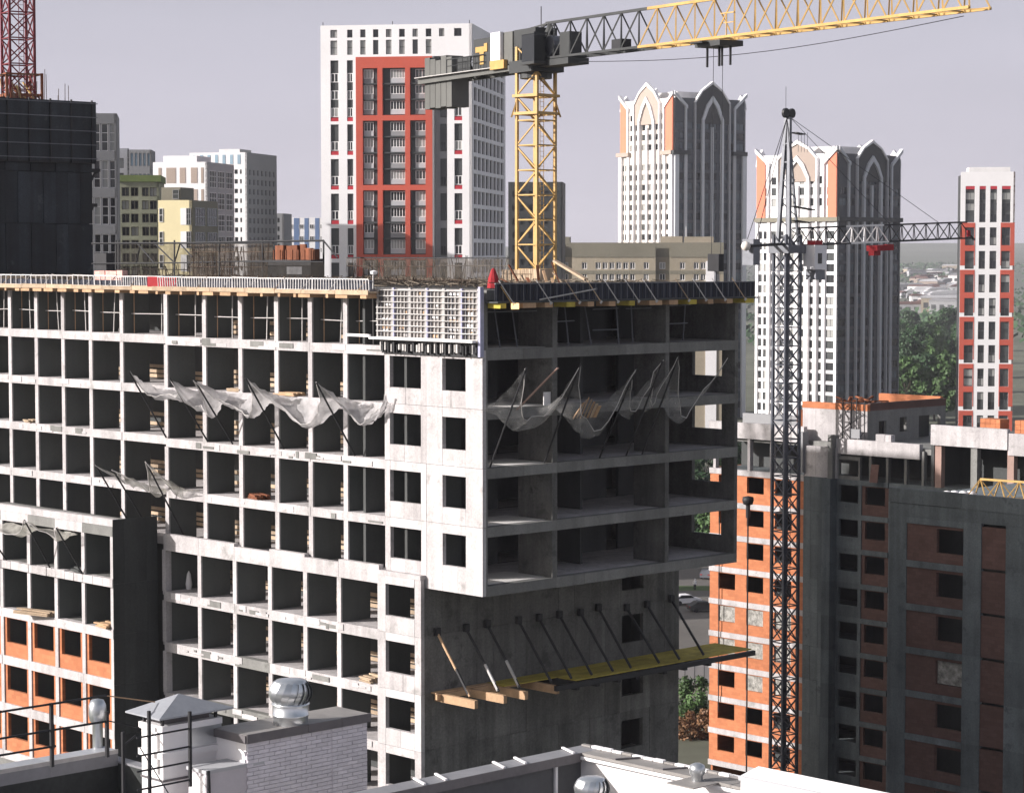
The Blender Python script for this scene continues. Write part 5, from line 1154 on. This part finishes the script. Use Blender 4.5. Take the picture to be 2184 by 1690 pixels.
o = m.build('roof_litter', M['litter']); o.location = (C0.x, C0.y, GROUND); o.rotation_euler = (0,0,ROT); tag(o, 'scattered bars offcuts and rubble on the unfinished roof', 'rubble', kind='stuff')
# ---- safety nets
def net(name, label, mat, tips, bases, wall, sag, nseg=8, rows=6, seed=1, polem='black', pw=1.0):
    """tips/bases/wall: lists of building points; the sheet spans from the wall line to the pole tips, sagging between them"""
    q = random.Random(seed); o0 = Vector(wall[0]); t = bthing(name, label, 'net', o0); m = MB(); cols = []
    for i in range(len(tips)-1):
        for k in range(nseg+(1 if i == len(tips)-2 else 0)):
            s = k/nseg; W_ = Vector(wall[i]).lerp(Vector(wall[i+1]), s); O = Vector(tips[i]).lerp(Vector(tips[i+1]), s); e_ = 1-abs(2*s-1)**pw; d = sag[i]*e_*(1+.25*math.sin(9*s+i))
            O = O+(W_-O)*.55*e_; O.z -= d; col = []
            for r in range(rows+1):
                f = r/rows; P_ = W_.lerp(O, f); P_.z -= sag[i]*.45*math.sin(math.pi*f)*(.3+.7*e_)+q.uniform(-.08,.08)*(1+.0*f); P_.x += q.uniform(-.1,.1); P_.y += q.uniform(-.05,.05); col.append(P_-o0)
            cols.append(col)
    vs = [p for c in cols for p in c]; R = rows+1; fs = [(i*R+r, (i+1)*R+r, (i+1)*R+r+1, i*R+r+1) for i in range(len(cols)-1) for r in range(rows)]
    m.add(vs, fs); m.build('net_sheet', mat, t, smooth=True); MB().line([c[-1]+Vector((0,0,.01)) for c in cols], .025, 4).build('edge_rope', M['rail'], t)
    for a, b in zip(bases, tips): MB().tube(Vector(a)-o0, Vector(b)-o0, .05, 6).build('pole', M[polem], t)
    return t
def lpt(x, y, v): p = LF(x, y, v); return p
o_ = -2.7
tp = [(274,790),(362,806),(415,810),(524,806),(675,816),(822,838)]; tips = [lpt(x, y, o_ if x < 800 else -.5) for x, y in tp]
wall = [Vector((-.06, p.y+(1.2 if i == 0 else 0), H(2)-.05)) for i, p in enumerate(tips)]
net('safety_net', 'white safety net sagging along the sunny facade below the second storey', M['netw'], tips, [Vector((-.05, p.y, H(3)+.05)) for p in tips[:-1]], wall, [.9, 1.5, 1.3, 1.5, 1.2], nseg=16, rows=10, seed=3, pw=3.2)
tp = [(203,989),(240,1000),(312,986),(352,1030)]; tips = [lpt(x, y, o_+.9) for x, y in tp]; wall = [Vector((.95, p.y, H(4)-.05)) for p in tips]
net('safety_net', 'small torn net hanging at the wide bay left of the facade step', M['netw2'], tips, [Vector((.95, p.y, H(5)+.05)) for p in tips[:3]], wall, [.5, 1.0, .7], seed=4)
tp = [(-40,1115),(52,1108),(120,1125)]; tips = [LF(x, y, VW-1.8) for x, y in tp]; wall = [Vector((VW-.06, p.y, wz[0]-1.1)) for p in tips]
net('safety_net', 'grey net slung under the parapet of the far left wing', M['netw2'], tips, [Vector((VW-.05, p.y, wz[1]+.05)) for p in tips], wall, [.9, .8], seed=5)
tp = [(1122,784),(1238,776),(1356,786),(1413,769),(1447,760),(1553,762)]; tips = [RF(x, y, -2.5) for x, y in tp]; wall = [Vector((p.x, -.06, H(2)-.1)) for p in tips]; wall[0].x -= 1.0
net('safety_net', 'thin see-through net hung on five poles across the shaded open face', M['netd'], tips, [Vector((p.x-.2, -.05, H(3)+.05)) for p in tips[:-1]], wall, [1.9, 2.4, 1.3, 1.0, 1.7], nseg=12, seed=6, pw=1.7)
# things caught behind it
t = bthing('white_board', 'white square board behind the thin net beside the pier', 'board', (4.5, .2, H(2)-.3)); bx('board', M['white2'], t, (0, -.05, 0), (.85, 0, 1.0)); bx('edge', M['rail'], t, (.85, -.06, 0), (.9, .01, 1.0))
t = bthing('plank_bundle', 'fan of grey planks lying in the thin net', 'timber', (5.6, -.9, H(2)-.7))
for i in range(7): MB().beam((.1+i*.27, .1, .0), (.55+i*.2, -.25, 1.1-abs(i-2)*.12), .24, .05).build('plank', M['timber' if i % 2 else 'tan'], t)
t = bthing('red_strip', 'long dark pink strip leaning on the first net pole', 'strip', (2.2, -.5, H(2)-.1)); MB().beam((0,.3,0), (1.0,-1.7,2.2), .25, .06).build('strip', M['pinkconc'], t)
# ---- strutted platform on the shaded lower wall
t = bthing('cantilever_platform', 'yellow decked cantilever platform held by black struts on the shaded wall', 'platform', (0, UL, 50-23.1))
zb = 0; od = -2.9
br = [(235,570),(420,545),(555,520),(755,495),(885,480),(1015,460),(1150,445),(1265,415),(1445,415),(1575,395),(1730,360)]
for i, (cx, cy) in enumerate(br):
    p = RF(851.2+.3341*cx, 1155.2+.3341*cy, UL-.03); z0 = p.z-(50-23.1); x = p.x
    MB().tube((x, -.08, z0), (x, od+.25, .12), .075, 6).build('strut', M['black'] if i > 2 else M['tan' if i == 0 else 'black'], t); MB().tube((x, od*.55, .12+(z0-.12)*.42), (x, od+.3, .15), .085, 6).build('strut_sleeve', M['rail' if i in (1,2) else 'black'], t) if i < 3 else None
    bx('wall_bracket', M['black'], t, (x-.16, -.25, z0-.2), (x+.16, -.04, z0+.2))
    bx('beam', M['tan' if i < 4 else 'black'], t, (x-.12, od-.25, -.45), (x+.12, -.02, -.02))
for i in range(17):
    x = .3+i*1.33; m = M['tan'] if i < 3 else M['ply']
    if i < 3: bx('deck_board', m, t, (x+.004, -.45, -.018), (x+1.32, -.05, .05)); continue
    for r in range(4): bx('deck_board', m, t, (x+.004, -2.9+r*.72+random.uniform(0,.02)+(1.45 if i < 6 and r > 1 else 0)*0, -.015+random.uniform(0,.02)), (x+1.33-.004, -2.9+r*.72+.70, .045)) if not (i < 6 and r < 2) else None
bx('edge_beam', M['black'], t, (6.5, od-.3, -.3), (22.9, od-.1, -.02)); bx('edge_beam', M['tan'], t, (.25, -.6, -.3), (6.4, -.47, -.02))
# ---- loose piles in the bays
pile(.2, LF(640,838,.3).y, 2, 6, 2.0, 'timber_pile', 'long timbers on the slab above the white net', 'tan', rz=1.45)
pile(.3, LF(560,1052,.3).y, 4, 9, 1.6, 'timber_pile', 'dark heap of boards in a sunny bay at mid height', 'rust', rz=1.3)
pile(VW+.0, LF(110,1315,VW).y, 0, 8, 2.8, 'timber_pile', 'plank bundle sticking out of the left wing floor', 'timber', z=wz[2]-50+.05, rz=1.8)
pile(VW+.15, LF(235,1335,VW).y, 0, 9, 1.3, 'timber_pile', 'sack and boards heap at the wing corner bay', 'tan', z=wz[2]-50+.02, rz=1.5)
pile(VW+.3, LF(175,1218,VW).y, 0, 8, 1.2, 'timber_pile', 'grey boards and sacks on the wing upper floor', 'concd', z=wz[1]-50+.02, rz=1.5)
pile(.3, LF(520,855,.3).y, 2, 6, 1.2, 'timber_pile', 'small board stack beside the net in a sunny bay', 'timber', rz=1.5)
pile(1.3, LF(75,885,1.3).y, 3, 6, 1.0, 'timber_pile', 'yellowish boards in a far left bay', 'timber', rz=1.4)
pile(V0+.4, LF(803,1440,0).y, 7, 10, 1.0, 'block_pile', 'cream block stack in the lower corner bay', 'timber', rz=1.5)
t = bthing('white_sheet', 'small white cone-shaped sheet standing in a lower sunny bay', 'sheet', (1.2, LF(403,1262,1.2).y, H(6)+.01)); MB().lathe([(.16,0),(.2,.3),(.12,.9),(.02,1.1)], (0,0,0), 8).build('sheet', M['white2'], t)
# ================================================================== rooftop in the foreground
def fthing(name, label, cat, P, group=None): return thing(name, label, cat, P, ROT, group)
K = atz(1240, 1588, -9.5)
RO = fthing('foreground_roof', 'grey capped roof parapet corner of the nearest building at bottom centre', 'building', K)
def seg(n, a, b):
    e = [a+(b-a)*i/n for i in range(n+1)]; return list(zip(e, e[1:]))
for a, b in seg(5, -11, 0): bx('cap_sheet', M['roofgrey'], RO, (a+.004, -.48, -.05+random.uniform(0,.006)), (b-.004, 0, .0))
for a, b in seg(4, -8, -.49): bx('cap_sheet', M['capbrown'], RO, (-.5, a+.004, -.05), (-.02, b-.004, .0+random.uniform(0,.006)))
bx('wall', M['roofwall'], RO, (-11, -.36, -1.6), (-.1, -.06, -.051)); bx('wall', M['white2'], RO, (-.38, -8, -1.6), (-.08, -.361, -.051))  # shade and sunlight of the two sides put into the wall colours
bx('cap_lip', M['capdark'], RO, (-11, -.5, -.17), (-.5, -.481, .003)); bx('cap_lip', M['white2'], RO, (-.53, -8, -.12), (-.501, -.5, -.06))
bx('roof_deck', M['roofgrey'], RO, (-11, -9, -1.9), (-.39, -.37, -1.61)); bx('body', M['white2'], RO, (-11, -9, -40), (-.2, -.2, -1.91))
for x in (857, 903, 1027, 1073, 1176):
    p = atz(x+18, 1588+(1240-x-18)*.204, -9.5)-K; l = p.dot(VH); MB().beam((l-.08, -.46, .02), (l+.06, -.01, .035), .05, .03).build('seam_strip', M['white'], RO)
for i in range(16): bx('edge_strip', M['white' if i % 4 else 'capbrown'], RO, (-.06, -.3-i*.27, .006), (.03, -.06-i*.27, .035+random.uniform(0,.02)))
for y in (-1.5, -2.7): MB().beam((-.5, y+.12, .02), (-.02, y-.12, .02), .05, .03).build('seam_strip', M['capdark'], RO)
bx('down_pipe', M['white'], RO, (-1.12, -.42, -1.6), (-1.06, -.365, -.18))
def turbine(P, r, label, neck=.42, blades=18, base=1.0):
    t = fthing('roof_ventilator', label, 'ventilator', P); MB().lathe([(r*.84,-neck*.1),(r*.84,neck*.4),(r*.87,neck*.42),(r*.87,neck*.5),(r*.84,neck*.52),(r*.84,neck*base)], (0,0,0), 24).build('neck', M['galv'], t, smooth=True)
    MB().lathe([(r*.9,neck),(r*.93,neck+.02),(r*.6,neck+.05),(0,neck+.05)], (0,0,0), 24).build('ring', M['galv'], t, smooth=True)
    h = r*1.12; z0 = neck+.03
    for k in range(blades):
        m = MB(); vs = []; fs = []
        for j in range(7):
            f = j/6; a = 2*math.pi*k/blades+f*.35; rr = r*(.72+.33*math.sin(math.pi*(.12+.8*f))); z = z0+h*f*.93
            for da, dr in ((0, 0), (2*math.pi/blades*1.05, -.075*r)): vs.append(((rr+dr)*math.cos(a+da), (rr+dr)*math.sin(a+da), z))
        for j in range(6): fs.append((2*j, 2*j+1, 2*j+3, 2*j+2))
        m.add(vs, fs); m.build('blade', M['galv'], t, smooth=True)
    MB().lathe([(r*.80,z0+h*.88),(r*.7,z0+h*.98),(r*.35,z0+h*1.03),(0,z0+h*1.04)], (0,0,0), 24).build('top_plate', M['galv'], t, smooth=True); MB().lathe([(r*.6,z0),(r*.62,z0+h*.9)], (0,0,0), 16).build('inner_drum', M['capdark'], t); return t
turbine(at(1262, 1724, 42.6), .32, 'ribbed metal ventilator just rising into view at bottom centre', neck=.2)
# glossy ball vent on the parapet
p = atz(1487, 1664, -9.5); t = fthing('ball_vent', 'shiny ball vent on the right parapet cap', 'ventilator', p); MB().lathe([(.1,0),(.105,.1),(.14,.14),(.15,.22),(.13,.29),(.06,.325),(0,.33)], (0,0,0), 20).build('ball', M['galv'], t, smooth=True); bx('flashing', M['capbrown'], t, (-.5, -.35, -.02), (.25, .3, .0))
# white box at right
p = atz(1580, 1655, -8.9); t = fthing('white_roof_box', 'bright white box roof tapering off at bottom right of the foreground', 'roof', p); bx('front', M['white'], t, (0, -6, -1.6), (.1, 0, 0)); m = MB(); m.add([(-.02,.03,.003),(-.02,-6,.003),(.5,-6,.1),(.5,.03,.1)], [(0,1,2,3)]); m.build('top_sheet', M['white'], t); bx('end', M['white2'], t, (.1, -.1, -1.6), (.5, .0, .0)); bx('edge_trim', M['lgrey'], t, (-.03, -6, -.06), (-.003, .03, .02))
# brick chimney block, each brick laid
P = atz(526, 1584, -9.1); CH = fthing('chimney_block', 'white painted brick chimney block with grey metal cap', 'chimney', P); Lx, Ly, Hh = 2.95, .95, 1.7
bx('core', M['mortar'], CH, (.03, .03, -Hh), (Lx-.03, Ly-.03, -.005))
bl, bh, jt = .245, .068, .009; rows = 20; cnt = 0; BK = {}
for r in range(rows):
    z = -.012-(r+1)*(bh+jt); x = .035-(bl/2 if r % 2 else 0)
    while x < Lx-.02:
        a = max(.012, x); b = min(Lx-.01, x+bl)
        if b-a > .04 and cnt < 290:
            k = round(b-a, 2)
            if k not in BK: BK[k] = MB().box((0,0,0), (b-a, .06, bh)).mesh('brick', M['whitebrick'])
            put('brick', BK[k], CH, T(a, .004+random.uniform(0,.007), z)); cnt += 1
        x += bl+jt
bx('lit_side', M['white2'], CH, (.0, .068, -Hh), (.03, Ly, -.45)); bx('lit_side', M['white'], CH, (.0, .068, -.445), (.03, Ly, -.02))  # sunlit end made whiter than the bricks, light put into the colour
bx('corner_flashing', M['white2'], CH, (-.012, .0, -.16), (.03, .3, -.0)); bx('joint_strip', M['mortar'], CH, (2.05, -.004, -Hh), (2.058, .02, -.02))
for a, b in ((-.03, 1.42), (1.43, 2.25), (2.26, Lx+.04)): bx('cap_sheet', M['capdark'], CH, (a, -.06, -.0), (b, -.03, .16+random.uniform(0,.01)))
bx('cap_top', M['capbrown'], CH, (-.03, -.03, .1), (Lx+.04, Ly+.05, .155)); bx('cap_side', M['capdark'], CH, (-.06, -.03, .0), (-.031, Ly+.05, .15))
tp = P+VH*1.28+UH*.30+Vector((0,0,.16)); turbine(tp, .40, 'large ribbed metal ventilator on the brick chimney block', neck=.36)
# low box before it
p = atz(440, 1650, -9.55); t = fthing('low_parapet_box', 'low white parapet box with sheet cap beside the brick chimney', 'parapet', p); bx('wall', M['roofwall2'], t, (0, 0, -1.2), (1.4, .55, 0)); bx('cap', M['lgrey'], t, (-.03, -.03, .003), (1.42, .58, .07)); bx('lit_end', M['white'], t, (-.012, .02, -1.2), (-.003, .53, -.05)); MB().tube((.02,-.04,.07), (.06,-.05,-1.2), .03, 6).build('drain_pipe', M['black'], t)  # sunlight and shade painted as white end and mauve wall
# pyramid capped chimney
p = atz(347, 1548, -8.75); t = fthing('capped_chimney', 'white chimney under a grey pyramid sheet cap', 'chimney', p)
bx('shaft', M['white2'], t, (0, 0, -1.9), (1.3, .68, -.12)); bx('shaft_ledge', M['white2'], t, (-.05, -.05, -.62), (1.35, .73, -.5)); bx('rim', M['white'], t, (-.04, -.04, -.119), (1.34, .72, -.0)); bx('flue', M['capdark'], t, (.12, .12, .001), (1.15, .56, .12))
for x in (.0, 1.22):
    for y in (.02, .6): bx('cap_leg', M['black'], t, (x, y, .003), (x+.05, y+.05, .22))
m = MB(); x0, x1, y0, y1 = -.24, 1.46, -.24, .86; ax, ay = .58, .30
m.add([(x0,y0,.2),(x1,y0,.2),(x1,y1,.2),(x0,y1,.2),(ax,ay,.5),(x0,y0,.17),(x1,y0,.17),(x1,y1,.17),(x0,y1,.17)], [(0,1,4),(1,2,4),(2,3,4),(3,0,4),(8,7,6,5),(0,5,6,1),(1,6,7,2),(2,7,8,3),(3,8,5,0)]); m.build('pyramid_cap', M['roofgrey2'], t)
bx('side_sheet', M['galv'], t, (.62, -.012, -.48), (1.34, -.003, -.13))
for z in (-1.05, -1.45): bx('strap', M['capdark'], t, (-.02, -.02, z), (1.32, .7, z+.04))
# left parapet with dark inside
p = atz(0, 1640, -9.45); t = fthing('roof_parapet', 'dark roof parapet with pale cap below the left railing', 'parapet', p)
for a, b in seg(4, -3.5, 2.55): bx('cap_sheet', M['roofgrey2'], t, (a+.003, -.04, -.02), (b-.003, .4, .0)); bx('cap_edge', M['rail'], t, (a+.003, -.06, -.07), (b-.003, -.041, .012)); bx('fascia', M['roofgrey'], t, (a+.003, -.05, -.3), (b-.003, -.03, -.071))
bx('wall', M['concshade'], t, (-3.5, -.02, -1.6), (2.55, .3, -.021)); bx('end_wall', M['concshade'], t, (2.551, -.9, -1.6), (2.75, .25, -.25)); bx('end_cap', M['roofgrey'], t, (2.53, -.92, -.249), (2.78, .3, -.21))
bx('flat_roof', M['roofwall2'], t, (-3.5, -3, -1.9), (3.0, -.03, -1.61)); bx('body', M['white2'], t, (-3.5, -3, -40), (3.0, .2, -1.91))
# black pipe railing
za = -8.15; A = atz(-25, 1521, za); t = fthing('pipe_railing', 'black pipe railing on the left foreground parapet', 'railing', A+Vector((0,0,-1.2)))
def on(x): # distance along the railing line where the pixel column x is met
    d = ray(x, 1550); dd = Vector((d.x, d.y, 0)); n = Vector((-dd.y, dd.x, 0)); return -(A.x*n.x+A.y*n.y)/(VH.x*n.x+VH.y*n.y)
for z in (1.2, .72, .42): MB().tube((on(-30), 0, z), (on(228) if z != .42 else on(118), 0, z), .022, 6).build('rail', M['black'], t)
for x, zt in ((110, 1.22), (228, .9)): MB().box((on(x)-.03, -.03, .05), (on(x)+.03, .03, zt)).build('post', M['black'], t)
MB().tube((on(226), 0, 1.2), (on(318), -.2, .98), .012, 5).build('cable', M['tan'], t); MB().tube((on(232), 0, .72), (on(291), -.1, .52), .012, 5).build('cable', M['black'], t)
zb = -8.35; B = atz(255, 1555, zb); t2 = fthing('pipe_railing', 'black pipe railing before the pyramid capped chimney', 'railing', B+Vector((0,0,-1.3))); A = B
for (y0, y1) in ((1542,1527), (1580,1564), (1612,1597), (1650,1636)):
    pa = at(291, y0, 42.3); za_ = pa.z-(B.z-1.3); s0, s1 = on(291), on(407); MB().tube((s0, 0, za_), (s1, 0, za_+.01), .018, 6).build('rail', M['black'], t2)
for x, z1, z0 in ((262, 1.25, .1), (318, 1.55, .3), (405, 1.42, .35)): MB().box((on(x)-.025, -.025, z0-.3), (on(x)+.025, .025, z1)).build('post', M['black'], t2)
MB().tube((on(291), -.1, .95), (on(352), -.25, -.1), .01, 4).build('cable', M['black'], t2); MB().tube((on(262), 0, 1.0), (on(290), 0, 1.15), .018, 5).build('rail', M['black'], t2)
p = at(208, 1530, 44.5); t = fthing('ball_vent', 'shiny dome vent behind the left pipe railing', 'ventilator', p+Vector((0,0,-.6))); MB().lathe([(.1,0),(.1,.5),(.15,.55),(.175,.68),(.17,.85),(.12,.95),(0,.98)], (0,0,0), 18).build('ball', M['galv'], t, smooth=True)
# ================================================================== cars, people and green below
def car(label, X, Y, rz, paint):
    t = thing('parked_car', label, 'car', (X, Y, GROUND+.03), rz, 'cars in the car park'); m = MB()
    prof = [(-2.15,.3),(2.1,.3),(2.2,.6),(2.05,.82),(1.15,.95),(.45,1.42),(-1.1,1.45),(-1.85,1.0),(-2.2,.9)]
    m.prism(prof, -.85, .85); m.build('body', paint, t); m = MB(); m.prism([(1.0,.97),(.42,1.37),(-1.05,1.40),(-1.65,1.02)], -.87, .87); m.build('windows', M['glass'], t)
    for x in (-1.35, 1.35):
        for y in (-.8, .8): MB().tube((x, y-.1, .33), (x, y+.1, .33), .33, 14).build('wheel', M['black'], t)
    for y in (-.6, .6): bx('headlight', M['white'], t, (2.13, y-.18, .6), (2.2, y+.18, .75)); bx('tail_light', M['redcloth'], t, (-2.23, y-.15, .7), (-2.18, y+.15, .85))
p = atz(1462, 1288, GROUND); car('white car at the left end of the car park gap', p.x, p.y, .4, M['white']); p = atz(1500, 1303, GROUND); car('black car beside the white car in the car park gap', p.x, p.y, .25, M['cranegrey']); p = atz(1512, 1232, GROUND); car('dark grey car farther off beside the orange wall', p.x, p.y, 1.2, M['steel'])
p = atz(1482, 1258, GROUND); t = thing('person', 'person in a white top and dark trousers walking in the car park', 'person', p, 0)
bm_ = MB(); 
for a, b, r, r2 in (((-.09,0,.05),(-.1,0,.48),.06,.075), ((-.1,0,.48),(-.09,0,.9),.075,.1), ((.09,.12,.05),(.1,.1,.48),.06,.075), ((.1,.1,.48),(.09,0,.9),.075,.1)): bm_.tube(a, b, r, 8, 1, r2)
bm_.lathe([(.0,.86),(.17,.88),(.16,1.05),(.19,1.35),(.14,1.46),(.05,1.5),(.05,1.55),(.09,1.6),(.1,1.68),(.07,1.77),(0,1.79)], (0,0,0), 10, 0)
for s in (-1, 1): bm_.tube((s*.19,0,1.42), (s*.24,.05,1.12), .05, 6, 0, .045); bm_.tube((s*.24,.05,1.12), (s*.22,-.08,.85), .045, 6, 0, .035)
bm_.build('body', [M['white2'], M['black']], t, smooth=True)
# white hoarding, bushes
a, b = atz(1440, 1462, GROUND), atz(1530, 1458, GROUND); n = 7
t = thing('site_fence', 'white hoarding fence seen under the yellow platform', 'fence', a, math.atan2(b.y-a.y, b.x-a.x)); L = (b-a).length*1.6
for i in range(n): bx('fence_panel', M['white'], t, (i*L/n+.02, 0, .1), ((i+1)*L/n-.02, .06, 2.3)); bx('fence_post', M['steel'], t, (i*L/n-.03, -.05, 0), (i*L/n+.03, -.003, 2.4))
bu = [crown_mesh('foliage', 2.6, 4.2, 1500, .2, M['leaf'], 31, .05), crown_mesh('foliage', 2.2, 2.6, 1200, .18, M['leafb'], 32, .05)]
stem = MB(); stem.tube((0,0,0), (0,0,1.4), .1, 6, r2=.05)
for k in range(4): stem.tube((0,0,.4), (.8*math.cos(k*1.6), .8*math.sin(k*1.6), 1.9), .06, 5, r2=.03)
SM = stem.mesh('stem', M['bark'])
for i, (x, y, k, lb) in enumerate(((1462,1535,0,'left green bush below the white hoarding'), (1492,1535,0,'right green bush below the white hoarding'), (1475,1575,1,'rusty brown bush left of the orange wall'), (1505,1570,1,'rusty brown bush against the orange wall foot'))):
    p = atz(x, y, GROUND); t = thing('bush', lb, 'bush', p, i*1.3); put('stem', SM, t); put('foliage', bu[k], t)
rnd = random.Random(14)
for i in range(14):
    p = atz(rnd.uniform(1430, 1590), rnd.uniform(1020, 1210), GROUND); tree(p.x, p.y, rnd.randrange(3), rnd.uniform(.5,.8), 'leafy tree on the green strip beyond the car park', 'trees beyond the car park', rot=rnd.uniform(0,6))
# ================================================================== summer haze
hz_ = MB().box((-9500, -200, GROUND-3), (9500, 6350, 105)); hm = bpy.data.materials.new('haze_air'); hm.use_nodes = True
for x in list(hm.node_tree.nodes):
    if x.type == 'BSDF_PRINCIPLED': hm.node_tree.nodes.remove(x)
pv = hm.node_tree.nodes.new('ShaderNodeVolumePrincipled'); pv.inputs['Color'].default_value = (.86,.85,.93,1); pv.inputs['Density'].default_value = .00009; pv.inputs['Anisotropy'].default_value = .1
hm.node_tree.links.new(pv.outputs[0], [n for n in hm.node_tree.nodes if n.type == 'OUTPUT_MATERIAL'][0].inputs['Volume'])
tag(hz_.build('haze', hm), 'thin pale summer haze in the air', 'haze', kind='stuff')
